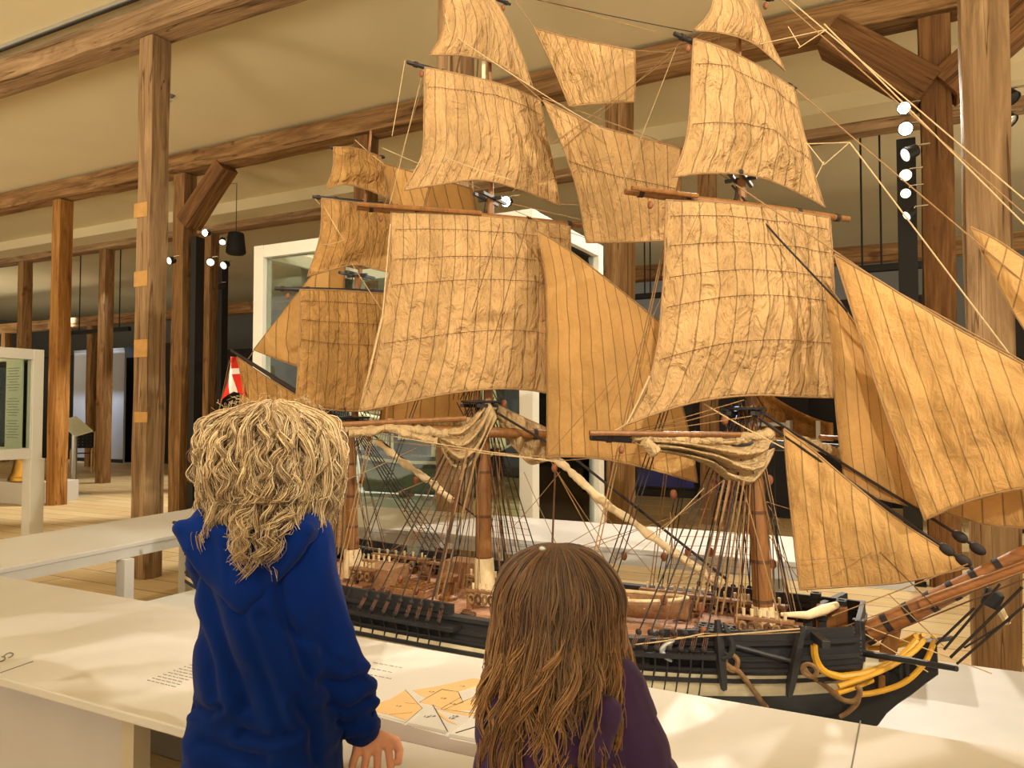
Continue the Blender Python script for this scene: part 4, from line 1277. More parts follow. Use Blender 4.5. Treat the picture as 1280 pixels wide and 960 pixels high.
# gaff and boom of the rear mast
def spar(a, b, Y, r, mat, nm, lab=None):
    A, B = onY(*a, Y), onY(*b, Y)
    return obj(nm, MB().tube([A, A.lerp(B, .5), B], [r*0.6, r, r*0.9], 10), mat, ship, smooth=40, label=lab)
spar((289, 438), (434, 530), YS + 0.03, 0.012, M['rope_dark'], 'gaff', 'dark gaff spar slanting up to the flag')
spar((217, 653), (438, 690), YS + 0.03, 0.015, M['hull_black'], 'boom', 'black boom end sticking out left of the blue hood')
# pennant tape on the middle mast
a, b = onY(603, 78, YS-0.06), onY(606, 98, YS-0.06)
obj('pennant', MB().box((a+b)/2, (0.014, 0.004, abs(a.z-b.z)*1.2)), M['hull_white'], mainmast)

# flag -------------------------------------------------------------
def flag_mat():
    k = NT('flag_cloth')
    uv = k.coords('UV'); sx = k.n.new('ShaderNodeSeparateXYZ'); k.link(uv, sx.inputs[0])
    hx_ = k.math('LESS_THAN', k.math('ABSOLUTE', k.math('SUBTRACT', sx.outputs[0], 0.34)), 0.065)
    hy = k.math('LESS_THAN', k.math('ABSOLUTE', k.math('SUBTRACT', sx.outputs[1], 0.5)), 0.09)
    m = k.math('MAXIMUM', hx_, hy)
    k.base(k.mix(m, rgb(206, 52, 36), rgb(232, 222, 210))); k.set(0.8, 0, 0.15)
    return k.m
M['flag'] = flag_mat()
# hoist runs along the gaff end, fly hangs down; swallow tailed
ft = catmull([onY(x, y, YS - 0.02) for x, y in ((289, 446), (284, 465), (278, 490), (274, 506))], 20)
fb = catmull([onY(x, y, YS + 0.02) for x, y in ((293, 446), (298, 462), (304, 480), (309, 497))], 20)
def flagfn(u, v):
    i = u*20; k = min(int(i), 19)
    A = ft[k].lerp(ft[k+1], i-k); B = fb[k].lerp(fb[k+1], i-k)
    p = A.lerp(B, v)
    notch = 0.30*max(0, u-0.45)/0.55 * (1 - abs(2*v-1))
    p = p + V((0, 0, notch*0.16))
    return p + V((0, 0.018*math.sin(v*7+u*3), 0))
obj('flag', MB().grid(flagfn, 24, 16, lambda u, v: (u, v)), M['flag'], ship, smooth=180, solid=0.0015, label='red swallow-tailed flag with a white cross')

# shrouds, deadeyes, channels --------------------------------------
NR = {'n': 0}
def rope(pts, r=0.0025, mat='rope_tan', nm='rope', sag=0.0, par=None, n=5):
    P = [onY(*p) if len(p) == 3 and p[0] > 100 else V(p) for p in pts] if not isinstance(pts[0], Vector) else list(pts)
    if sag and len(P) == 2:
        P = [P[0].lerp(P[1], k/10) - V((0, 0, sag*math.sin(PI*k/10))) for k in range(11)]
    NR['n'] += 1
    return obj(nm, MB().tube(P, r, n), M[mat], par or ship, smooth=60)
def rail_xz(px, side):
    """point over the channel on the given side whose image column on the near side is px"""
    x = onY(px, 775, YS - 0.42).x
    s = hs(x)
    return s
def channel(s0, s1, v, nm='channel'):
    for side in (-1, 1):
        mb = MB(); n = 12; prev = None
        for i in range(n+1):
            s = s0 + (s1-s0)*i/n
            p = hpt(s, v, side, 0.0)
            q = [p, p + V((0, side*0.065, 0)), p + V((0, side*0.065, 0.014)), p + V((0, 0, 0.014))]
            idx = [mb.vert(k) for k in q]
            if prev:
                for k in range(4): mb.face((prev[k], prev[(k+1)%4], idx[(k+1)%4], idx[k]))
            else: mb.face(idx)
            prev = idx
        mb.face(prev[::-1])
        obj(nm, mb, M['hull_black'], hull)
def shrouds(pxs, topP, v=0.13, r=0.0027, mats=('rope_dark',), spread=0.06):
    n = len(pxs)
    for side in (-1, 1):
        tops, bots = [], []
        for i, px in enumerate(pxs):
            s = rail_xz(px, side)
            p = hpt(s, v, side, 0.055) + V((0, 0, 0.016))
            tp = topP + V((0.01*(i - n/2), side*spread*0.5, -0.03))
            d = (tp - p).normalized()
            d0, d1 = p + d*0.012, p + d*0.062
            sh = obj('shroud', MB().tube([d1, tp], r, 5), M[mats[i % len(mats)]], ship, smooth=60)
            for dd in (d0, d1):
                obj('deadeye', MB().ball(dd, (0.011, 0.007, 0.011), 8, 6), M['rope_dark'], sh, smooth=60)
            mb = MB()
            for k in (-0.006, 0, 0.006): mb.tube([d0 + V((k, 0, 0)), d1 + V((k, 0, 0))], 0.0016, 3)
            obj('lanyard', mb, M['rope_brown'], sh)
            # chain plate down the hull side
            e = hpt(s - 0.012, 0.60, side, 0.008)
            obj('chain_plate', MB().tube([p, hpt(s - 0.004, v + 0.14, side, 0.012), e], 0.0035, 5), M['hull_black'], hull)
            tops.append(tp); bots.append(d1)
        # ratlines between the first and last shroud
        mb = MB(); K = 22
        for k in range(2, K):
            f = k / (K + 2)
            q = [b.lerp(t, f) for b, t in zip(bots, tops)]
            mb.tube(q, 0.0009, 3)
        o = obj('ratlines', mb, M['rope_brown'], ship); o['kind'] = 'stuff'
MAINPX = [452, 467, 482, 497, 511, 524, 538, 552]
FOREPX = [788, 803, 817, 832, 846, 860, 874]
MIZPX = [388, 398, 408, 418, 428]
channel(rail_xz(440, -1), rail_xz(572, -1), 0.13)
channel(rail_xz(778, -1), rail_xz(890, -1), 0.13)
channel(rail_xz(380, -1), rail_xz(433, -1), 0.13)
shrouds(MAINPX, ML[3], mats=('rope_dark', 'rope_dark', 'rope_brown'))
shrouds(FOREPX, FL[3], mats=('rope_dark', 'rope_dark', 'rope_brown'))
shrouds(MIZPX, ZL[2], r=0.0026)
# topmast shrouds and backstays
for T, L, w in ((FT, FL, 0.085), (MT, ML, 0.085), (ZT_, ZL, 0.06)):
    for side in (-1, 1):
        for k in range(4):
            rope([L[-1] + V((-0.10 + 0.025*k, side*w*0.75, 0.0)), T[-1] + V((0.02, side*0.02, -0.01))], 0.0018, 'rope_dark', 'topmast_shroud')
for T, px in ((FT, (726, 734, 742)), (MT, (424, 430)), (FG, (716, 721)), (MG, (412, 417))):
    for side in (-1, 1):
        for q in px:
            s = max(0.02, rail_xz(q, side))
            rope([hpt(s, 0.05, side, 0.03), T[-1] + V((0.02, 0, -0.03))], 0.0022, 'rope_dark' if T in (FT, MT) else 'rope_tan', 'backstay')
# futtock shrouds and the crowd of lines below each top, falls down to the fife rails
rq = random.Random(21)
for L, m_ in ((FL, foremast), (ML, mainmast), (ZL, mizzen)):
    c = L[-1]; foot = L[0]
    for side in (-1, 1):
        for k in range(5):
            rope([c + V((-0.06 + 0.03*k, side*0.10, -0.01)), c + V((-0.02 + 0.01*k, side*0.035, -0.14))], 0.0024, 'rope_dark', 'futtock_shroud', par=m_)
            rope([c + V((-0.05 + 0.025*k, side*0.09, 0.0)), c + V((-0.01, side*0.02, 0.13))], 0.0022, 'rope_dark', 'futtock_shroud', par=m_)
    for k in range(18):
        a_ = rq.uniform(0, 6.28); r_ = rq.uniform(0.05, 0.16)
        q = foot + V((r_*math.cos(a_), r_*math.sin(a_)*1.3, 0.09))
        t_ = c + V((rq.uniform(-0.06, 0.06), rq.uniform(-0.07, 0.07), rq.uniform(-0.12, 0.02)))
        rope([q, t_], rq.uniform(0.0011, 0.0024), rq.choice(('rope_tan', 'rope_tan', 'rope_brown', 'rope_dark')), 'fall', par=m_)
# stays (with hearts) from the masts forward and down
rope([(933, 512, YS-0.02), (1060, 600, YS-0.02), (1160, 671, YS-0.02), (1200, 698, YS-0.02), (1216, 712, YS-0.02)], 0.0055, 'rope_dark', 'fore_stay')
rope([(936, 506, YS+0.03), (1080, 596, YS+0.03), (1190, 664, YS+0.03), (1232, 692, YS+0.03)], 0.0050, 'rope_dark', 'fore_stay')
for x, y, dy in ((1183, 687, -0.02), (1204, 701, -0.02), (1200, 671, 0.03), (1222, 686, 0.03)):
    obj('heart_block', MB().ball(onY(x, y, YS + dy), (0.026, 0.012, 0.017), 10, 8, Matrix.Rotation(0.6, 3, 'Y')), M['rope_dark'], ship, smooth=60)
rope([(604, 506, YS-0.015), (722, 576, YS-0.015), (908, 724, YS-0.015)], 0.0052, 'rope_dark', 'main_stay')
rope([(440, 525, YS), (478, 552, YS+0.01), (600, 650, YS)], 0.0035, 'rope_dark', 'mizzen_stay')
rope([(605, 262, YS), (700, 330, YS), (830, 405, YS), (926, 470, YS)], 0.0030, 'rope_tan', 'topmast_stay')
rope([(915, 232, YS), (975, 300, YS-0.05), (1060, 390, YS-0.02)], 0.0036, 'rope_dark', 'topmast_stay')
rope([(678, 122, YS), (852, 186, YS), (916, 228, YS)], 0.0022, 'rope_tan', 'topgallant_stay')
rope([(603, 60, YS), (680, 128, YS)], 0.0020, 'rope_tan', 'topgallant_stay')
rope([(601, -60, YS), (668, 35, YS), (793, 63, YS), (908, 70, YS)], 0.0014, 'rope_tan', 'royal_stay')
E = lambda x, y, dy=0.0: (x, y, YS + dy)
for a, b, r, m in (((975, -10), (1340, 300), 0.0022, 'rope_pale'), ((908, -60), (1420, 390), 0.0022, 'rope_tan'), ((995, 112), (1330, 395), 0.0022, 'rope_tan'),
                   ((998, 60), (1033, 37), 0.0018, 'rope_pale'), ((915, 228), (1350, 520), 0.0026, 'rope_tan'), ((1040, 320), (1420, 530), 0.003, 'rope_tan'),
                   ((1030, 30), (1400, 400), 0.0024, 'rope_pale'), ((1062, 178), (1320, 520), 0.0024, 'rope_pale'), ((950, 55), (1033, 37), 0.0018, 'rope_pale'),
                   ((1005, 180), (1062, 178), 0.0018, 'rope_pale'), ((1030, 206), (1062, 178), 0.0018, 'rope_pale'), ((1008, 178), (1030, 206), 0.0018, 'rope_pale'),
                   ((985, 33), (1000, 58), 0.0016, 'rope_pale'), ((1020, 222), (1030, 202), 0.0016, 'rope_pale')):
    rope([E(*a, -0.05), E(*b, -0.05)], r, m, 'rope')
# bowsprit lines
for a, b, m, r in (((1010, 800), (1285, 700), 'rope_tan', 0.002), ((1030, 806), (1285, 712), 'rope_tan', 0.002), ((1040, 770), (1210, 705), 'rope_tan', 0.002),
                ((1060, 812), (1285, 722), 'rope_brown', 0.0025), ((1180, 812), (1250, 730), 'rope_dark', 0.004), ((1188, 822), (1278, 734), 'rope_dark', 0.0045), ((1196, 830), (1300, 740), 'rope_dark', 0.004),
                ((1170, 806), (1218, 760), 'rope_dark', 0.004), ((1040, 720), (1090, 690), 'rope_tan', 0.0015), ((1110, 742), (1180, 808), 'rope_tan', 0.0018), ((1100, 690), (1170, 760), 'rope_brown', 0.0018),
                ((1080, 782), (1240, 842), 'rope_pale', 0.0018), ((1064, 782), (1160, 840), 'rope_pale', 0.0018), ((1260, 780), (1290, 742), 'rope_tan', 0.002), ((1205, 810), (1262, 775), 'rope_dark', 0.003)):
    rope([E(*a, -0.05), E(*b, -0.05)], r, m, 'rope')
# braces, sheets, lifts and buntlines (traced line by line)
LINES = [
 ((428, 285), (390, 244), 0.1, 'rope_pale', .0018), ((425, 282), (455, 248), 0, 'rope_pale', .0016), ((486, 260), (530, 84), -.25, 'rope_pale', .0018), ((480, 258), (540, 70), -.2, 'rope_tan', .0015),
 ((490, 170), (506, 76), -.3, 'rope_pale', .0016), ((505, 236), (560, 198), -.3, 'rope_pale', .0018), ((505, 236), (528, 195), -.33, 'rope_pale', .0018), ((557, 197), (640, 225), -.25, 'rope_pale', .0018),
 ((540, 66), (562, 40), -.25, 'rope_pale', .0018), ((556, 18), (562, 40), -.25, 'rope_pale', .0018), ((562, 40), (670, 112), -.2, 'rope_pale', .002), ((670, 112), (760, 165), -.1, 'rope_pale', .0018),
 ((680, 126), (880, 235), 0, 'rope_tan', .0016), ((690, 180), (880, 40), -.05, 'rope_tan', .0014), ((640, 240), (860, 45), -.05, 'rope_tan', .0014), ((620, 250), (850, 300), 0, 'rope_tan', .0014),
 ((650, 235), (780, 195), 0, 'rope_tan', .0014), ((700, 255), (860, 260), -.02, 'rope_tan', .0013), ((720, 280), (850, 272), -.02, 'rope_tan', .0013), ((640, 262), (740, 300), 0, 'rope_tan', .0016),
 ((683, 570), (770, 470), -.1, 'rope_tan', .0013), ((760, 520), (880, 250), -.3, 'rope_tan', .0012), ((660, 275), (615, 430), -.2, 'rope_brown', .0015), ((625, 280), (590, 390), -.2, 'rope_brown', .0015),
 ((450, 512), (478, 395), -.38, 'rope_pale', .0045), ((478, 395), (488, 280), -.36, 'rope_pale', .003), ((783, 530), (756, 543), -.42, 'rope_pale', .003), ((783, 530), (812, 470), -.43, 'rope_pale', .0035),
 ((432, 535), (700, 578), -.3, 'rope_pale', .0018), ((432, 545), (690, 572), -.28, 'rope_tan', .0016), ((560, 560), (690, 575), -.2, 'rope_pale', .0016), ((700, 576), (850, 560), -.2, 'rope_tan', .0014),
 ((760, 546), (930, 500), -.25, 'rope_tan', .0016), ((756, 545), (940, 520), -.25, 'rope_tan', .0016), ((790, 541), (900, 515), -.2, 'rope_tan', .0018), ((880, 505), (980, 560), -.15, 'rope_pale', .0022),
 ((800, 690), (880, 610), -.2, 'rope_pale', .0016), ((770, 700), (905, 600), -.2, 'rope_tan', .0016), ((690, 690), (760, 650), -.1, 'rope_tan', .0014), ((640, 720), (830, 650), 0, 'rope_tan', .0014),
 ((680, 560), (790, 760), 0.05, 'rope_tan', .0022), ((690, 580), (770, 700), 0.05, 'rope_tan', .0016), ((655, 590), (700, 690), 0.05, 'rope_tan', .0014), ((640, 660), (700, 590), 0, 'rope_tan', .0014),
 ((700, 690), (860, 640), .05, 'rope_tan', .0014), ((715, 590), (830, 735), .05, 'rope_tan', .0015), ((694, 590), (690, 690), -.05, 'rope_brown', .004), ((520, 600), (505, 640), 0, 'rope_brown', .003),
 ((432, 600), (520, 560), -.1, 'rope_pale', .0018), ((430, 640), (560, 590), -.1, 'rope_tan', .0016), ((440, 720), (560, 640), -.15, 'rope_tan', .0016), ((480, 740), (560, 560), -.2, 'rope_tan', .002),
 ((545, 748), (585, 560), -.25, 'rope_tan', .0045), ((552, 745), (598, 560), -.25, 'rope_tan', .004), ((540, 752), (575, 600), -.26, 'rope_brown', .004), ((600, 730), (625, 600), 0, 'rope_brown', .002),
 ((640, 690), (618, 560), .15, 'rope_dark', .003), ((632, 690), (616, 560), .15, 'rope_dark', .003), ((646, 690), (622, 560), .15, 'rope_brown', .003), ((625, 690), (612, 560), .18, 'rope_brown', .002),
 ((870, 760), (905, 600), -.2, 'rope_tan', .0035), ((878, 762), (912, 600), -.2, 'rope_tan', .0035), ((886, 766), (918, 600), -.2, 'rope_brown', .003), ((894, 768), (924, 600), -.15, 'rope_tan', .003),
 ((902, 768), (930, 600), -.15, 'rope_tan', .0035), ((912, 762), (934, 600), -.1, 'rope_brown', .0025), ((930, 760), (938, 600), -.1, 'rope_tan', .002), ((960, 740), (956, 600), 0.1, 'rope_brown', .002),
 ((968, 740), (962, 560), 0.12, 'rope_dark', .002), ((974, 736), (966, 540), 0.15, 'rope_dark', .002), ((980, 660), (940, 600), 0.1, 'rope_tan', .0016), ((955, 660), (1010, 740), 0, 'rope_tan', .0016),
 ((1000, 640), (880, 600), 0, 'rope_tan', .0014), ((1000, 700), (1120, 690), -.06, 'rope_tan', .0012), ((838, 640), (843, 720), -.1, 'rope_tan', .0018), ((843, 625), (838, 700), -.1, 'rope_brown', .0016),
 ((820, 740), (900, 700), -.2, 'rope_tan', .0015), ((780, 800), (1000, 786), -.36, 'rope_pale', .0022), ((790, 806), (880, 792), -.40, 'rope_pale', .0022), ((880, 792), (1000, 790), -.36, 'rope_tan', .0018),
 ((265, 650), (300, 500), 0, 'rope_tan', .002), ((230, 650), (262, 600), 0, 'rope_pale', .002), ((240, 655), (272, 628), 0, 'rope_pale', .002), ((262, 560), (290, 450), 0.04, 'rope_tan', .0016), ((250, 620), (287, 450), 0.02, 'rope_tan', .0014),
 ((400, 335), (318, 437), .22, 'rope_tan', .003), ((318, 437), (300, 462), .2, 'rope_tan', .0025), ((478, 185), (600, 235), 0.1, 'rope_pale', .0022), ((444, 175), (480, 205), 0, 'rope_pale', .0016),
 ((440, 330), (500, 420), -.1, 'rope_pale', .0015), ((405, 258), (430, 300), -.15, 'rope_pale', .0018), ((430, 300), (404, 306), -.15, 'rope_pale', .0015), ((820, 40), (640, -10), 0, 'rope_tan', .0016),
 ((655, -4), (866, 40), 0.0, 'rope_dark', .0018), ((1008, 270), (1010, 310), .2, 'rope_tan', .001), ((845, 60), (770, 250), -.1, 'rope_pale', .0013), ((840, 250), (828, 345), -.3, 'rope_pale', .0013), ((835, 330), (826, 400), -.3, 'rope_tan', .0013),
]
for i_, (a, b, dy, m, r) in enumerate(LINES):
    rope([E(*a, dy), E(*b, dy)], r, m, 'rigging_line' if i_ < 50 else 'running_line', sag=0.004)  # all are running ropes; the two names only split the list
# blocks hanging in the rigging
for k, (x, y, dy) in enumerate(((693, 585, 0), (1000, 592, 0.1), (842, 618, -.1), (630, 505, 0.05), (906, 525, -.1), (520, 600, 0), (600, 650, 0.1), (893, 605, -.1), (912, 603, -.08),
                 (500, 724, -.3), (520, 738, -.32), (545, 760, -.36), (830, 750, -.25), (876, 760, -.3), (880, 790, -.34), (842, 792, -.36), (772, 752, 0), (830, 696, .1), (860, 690, .1), (888, 690, .1), (935, 660, .05), (966, 705, .1),
                 (780, 695, .1), (600, 675, .1), (632, 720, .1), (446, 675, 0), (452, 600, .05), (962, 600, .1))):
    obj('pulley_block', MB().ball(onY(x, y, YS + dy), (0.013, 0.010, 0.018), 10, 8), M['block'], ship, smooth=60)

# deck fittings -----------------------------------------------------
def dk(px, Y, dzz=0.0):
    x = onY(px, 750, Y).x
    return V((x, Y, dz_(min(1, max(0, hs(x)))) + dzz))
def hatch(px, Y, sx, sy, mat, lab=None):
    p = dk(px, Y, 0.012)
    h = obj('hatch', MB().box(p + V((0, 0, 0.014)), (sx, sy, 0.03)), M['deckwood'], ship, bevel=0.003, label=lab)
    mb = MB()
    for k in range(6): mb.box(p + V((-sx/2 + sx*(k+0.5)/6, 0, 0.032)), (0.008, sy*0.92, 0.006))
    for k in range(5): mb.box(p + V((0, -sy/2 + sy*(k+0.5)/5, 0.033)), (sx*0.92, 0.008, 0.006))
    obj('grating', mb, mat, h)
hatch(520, YS, 0.20, 0.16, M['mast'])
hatch(668, YS, 0.24, 0.18, M['mast'])
hatch(895, YS - 0.1, 0.16, 0.14, M['hull_black'], 'pale hatch with a dark grating')
def fife(px, Y, w):
    p = dk(px, Y)
    f = obj('fife_rail', MB().box(p + V((-w/2, 0, 0.04)), (0.022, 0.022, 0.10)).box(p + V((w/2, 0, 0.04)), (0.022, 0.022, 0.10)).box(p + V((0, 0, 0.088)), (w + 0.03, 0.03, 0.012)), M['deckwood'], ship, bevel=0.002)
    for k in range(6):
        q = p + V((-w/2 + w*(k+0.5)/6, 0, 0.088))
        obj('belaying_pin', MB().tube([q - V((0, 0, 0.03)), q, q + V((0, 0, 0.03))], [0.004, 0.0045, 0.006], 6), M['palewood'], f, smooth=50)
        obj('rope_hank', MB().torus(q + V((0, -0.014, -0.03)), 0.017, 0.006, (0.2*((k % 3)-1), 1, 0.1), 12, 6, sx=0.7), M['rope_brown'] if k % 2 else M['rope_tan'], f, smooth=60)
for px, Y, w in ((612, YS - 0.10, 0.18), (608, YS + 0.12, 0.18), (560, YS + 0.25, 0.3), (500, YS + 0.25, 0.3), (955, YS - 0.10, 0.16), (950, YS + 0.12, 0.16), (900, YS + 0.16, 0.22), (838, YS + 0.22, 0.22), (455, YS - 0.05, 0.12), (470, YS + .1, .18)):
    fife(px, Y, w)
# coils of rope on deck
rr = random.Random(11)
for px, dy in ((585, -.2), (640, -.12), (640, .05), (625, -.04), (480, -.1), (460, -.12), (450, 0), (530, .2), (575, .22), (920, -.12), (935, -.18), (960, -.14), (985, -.08), (970, .06), (945, -.05), (880, -.2), (862, -.1), (912, .02), (990, .04), (850, .1), (870, .2), (1000, -.05), (930, .2), (820, .2), (905, -.22)):
    p = dk(px, YS + dy, 0.02)
    mb = MB()
    for k in range(3): mb.torus(p + V((rr.uniform(-.003, .003), rr.uniform(-.003, .003), 0.006*k)), 0.026 - 0.004*k + rr.uniform(-.004, .004), 0.005, (rr.uniform(-.2, .2), rr.uniform(-.2, .2), 1), 14, 5)
    obj('rope_coil', mb, M['rope_brown'] if rr.random() < .5 else M['rope_tan'], ship, smooth=60)
# carronades along both bulwarks
for s in (0.20, 0.30, 0.40, 0.50, 0.60, 0.70, 0.78):
    for side in (-1, 1):
        c = V((hx(s), YS + side*(half(s) - 0.085), dz_(s) + 0.03))
        g = obj('carronade', MB().lathe(c + V((0, -side*0.05, 0.012)), [(0.012, 0), (0.018, 0.006), (0.017, 0.04), (0.013, 0.05), (0.012, 0.095), (0.015, 0.105), (0.008, 0.105)], 12, (0, side, 0)), M['hull_black'], ship, smooth=40)
        obj('gun_carriage', MB().box(c - V((0, 0, 0.012)), (0.03, 0.07, 0.022)), M['mast'], g, bevel=0.002)
# ship's boat amidships
def boatfn(u, v):
    x = -0.26 + 0.52*u; w = 0.075*(1 - abs(2*u-1)**2.4)**0.8
    a = PI*(v - 0.5)
    return V((x, w*math.sin(a), 0.012 + 0.075*(1-math.cos(a)) + 0.018*(2*u-1)**2))
bc = dk(775, YS + 0.02, 0.02)
mb = MB().grid(lambda u, v: bc + boatfn(u, v), 28, 14)
bt = obj('ships_boat', mb, M['deckwood'], ship, smooth=60, solid=0.006, label='small brown boat with a pale gunwale lying on the deck')
for sv in (0.0, 1.0):
    obj('gunwale', MB().tube([bc + boatfn(i/24, sv) for i in range(25)], 0.007, 6), M['palewood'], bt, smooth=60)
for f in (0.3, 0.5, 0.7):
    obj('thwart', MB().box(bc + V((-0.26 + 0.52*f, 0, 0.065)), (0.03, 0.13, 0.006)), M['palewood'], bt)
# white deck cleat / ring near the gangway, capstan, wheel, skylight
obj('deck_ring', MB().torus(onY(640, 757, YS-0.24), 0.028, 0.008, (0.2, 0.5, 1), 18, 6, sx=1.4), M['hull_white'], ship, smooth=60)
p = dk(560, YS - 0.02, 0.012)
obj('capstan', MB().lathe(p, [(0.04, 0), (0.04, 0.012), (0.024, 0.02), (0.028, 0.07), (0.045, 0.078), (0.045, 0.10), (0.02, 0.108)], 16), M['mast'], ship, smooth=40)
p = dk(578, YS + 0.22, 0.0)
obj('deck_house', MB().box(p + V((0, 0.02, 0.06)), (0.16, 0.12, 0.13)), M['deckwood'], ship, bevel=0.004)
obj('deck_house', MB().box(dk(480, YS + 0.02, 0.05), (0.16, 0.16, 0.10)), M['deckwood'], ship, bevel=0.004)
# catheads, timber heads, bow clutter
for x, y, Y in ((1020, 742, YS + 0.12), (1052, 752, YS + 0.1), (1010, 770, YS - 0.02), (1028, 770, YS + 0.05)):
    q = onY(x, y + 20, Y)
    obj('timber_head', MB().box(q, (0.026, 0.026, 0.12)).box(q + V((0, 0, 0.05)), (0.034, 0.034, 0.02)), M['hull_black'], ship, bevel=0.003)
obj('fore_bell_frame', MB().box(onY(1040, 775, YS + 0.08), (0.10, 0.03, 0.10)), M['mast'], ship, bevel=0.006)
obj('pale_spar', MB().tube([onY(976, 768, YS - 0.1), onY(1010, 769, YS - 0.06), onY(1030, 762, YS), onY(1046, 756, YS + 0.05)], [0.006, 0.014, 0.018, 0.012], 10), M['palewood'], ship, smooth=50)
for side in (-1, 1):
    q = hpt(0.955, 0.02, side)
    obj('cathead', MB().bar(q + V((-0.02, -side*0.06, 0.02)), q + V((0.05, side*0.12, 0.03)), 0.024, 0.024), M['hull_black'], ship, bevel=0.002)

# =================================================== second ship in the glass case
sc0 = V((-3.62, 5.10, 0.70))
t = thing('small_model_ship', sc0, 'smaller ship model with a dark green hull inside the tall glass case', 'model ship')
def h2(u, v):
    x = -0.42 + 1.15*u
    w = 0.11*(1 - max(0, (u-0.6)/0.4)**2.2)*(0.75 + 0.25*min(1, u/0.2))
    a = v - 0.5
    prof = 1 - (abs(2*a))**3
    return sc0 + V((x, 2*a*w*(0.55 + 0.45*abs(2*a)) , 0.03 + 0.30*abs(2*a)**1.6*(1.0 + 0.12*(2*u-1)**2)))
k = NT('green_hull'); uv = k.coords('UV'); sx_ = k.n.new('ShaderNodeSeparateXYZ'); k.link(uv, sx_.inputs[0])
hh = k.math('ABSOLUTE', k.math('SUBTRACT', k.math('MULTIPLY', sx_.outputs[1], 2.0), 1.0))
k.base(k.ramp(hh, [(0.0, rgb(58, 82, 58)), (0.80, rgb(30, 28, 26)), (0.875, rgb(210, 200, 170)), (0.93, rgb(40, 34, 28))], 'CONSTANT')); k.set(0.5)
h = obj('hull', MB().grid(h2, 30, 20, lambda u, v: (u, v)), k.m, t, smooth=60, solid=0.01)
mb = MB()
for i in range(0, 60): mb.v.append(V((0, 0, 0)))
mb = MB().prism([h2(0, i/20) for i in range(21)], (0.01, 0, 0)); obj('transom', mb, M['hull_black'], t)
for i in range(11):
    q = h2(0.06 + 0.08*i, 0.055) ; obj('gun_port', MB().box(q + V((0, -0.006, -0.02)), (0.035, 0.01, 0.028)), M['hull_black'], h)
obj('deck', MB().grid(lambda u, v: h2(u, 0.04 + 0.92*v) * 1.0 if False else V((sc0.x - 0.40 + 1.1*u, sc0.y + (2*v-1)*0.09*(1 - max(0, (u-0.6)/0.4)**2.2), sc0.z + 0.29)), 20, 4), M['palewood'], t)
for i, (mx, mh) in enumerate(((-0.15, 1.15), (0.25, 1.35), (0.6, 1.2))):
    m_ = obj('mast', MB().tube([sc0 + V((mx, 0, 0.1)), sc0 + V((mx, 0, mh))], [0.016, 0.006], 8), M['palewood'], t, smooth=40)
    for j, (zz, hw) in enumerate(((0.55, 0.26), (0.82, 0.20), (1.02, 0.13))):
        d = V((math.cos(0.7), math.sin(0.7), 0))
        c = sc0 + V((mx, 0, zz*mh/1.25 + 0.08))
        obj('yard', MB().tube([c - d*hw, c + d*hw], 0.008, 6), M['palewood'], m_)
        if j or i:
            hgt = 0.21 if j == 0 else 0.17
            obj('sail', MB().grid(lambda u, v: c + d*hw*(2*u-1)*(0.95 + 0.12*v) + V((0.03*math.sin(PI*u)*math.sin(PI*v), -0.02*math.sin(PI*u), -hgt*v)), 10, 8), M['hull_white'], m_, smooth=80, solid=0.002)
for k_ in range(6):
    obj('shroud', MB().tube([sc0 + V((0.25 - 0.2 + 0.04*k_, -0.10, 0.3)), sc0 + V((0.25, 0, 0.95))], 0.003, 4), M['rope_dark'], t)
    obj('shroud', MB().tube([sc0 + V((-0.15 - 0.15 + 0.04*k_, -0.09, 0.3)), sc0 + V((-0.15, 0, 0.85))], 0.003, 4), M['rope_dark'], t)
obj('bowsprit', MB().tube([sc0 + V((0.66, 0, 0.30)), sc0 + V((1.0, 0, 0.46))], [0.014, 0.006], 8), M['palewood'], t, smooth=40)
obj('gaff_sail', MB().grid(lambda u, v: sc0 + V((-0.18 - 0.42*u + 0.1*v*u, 0.02*math.sin(PI*u), 0.40 + 0.30*(1-v)*(0.75+0.25*u))), 10, 8), M['hull_white'], t, smooth=80, solid=0.003)
obj('cradle', MB().box(sc0 + V((0.0, 0, 0.015)), (0.04, 0.16, 0.06)).box(sc0 + V((0.4, 0, 0.015)), (0.04, 0.16, 0.06)), M['deckwood'], t)
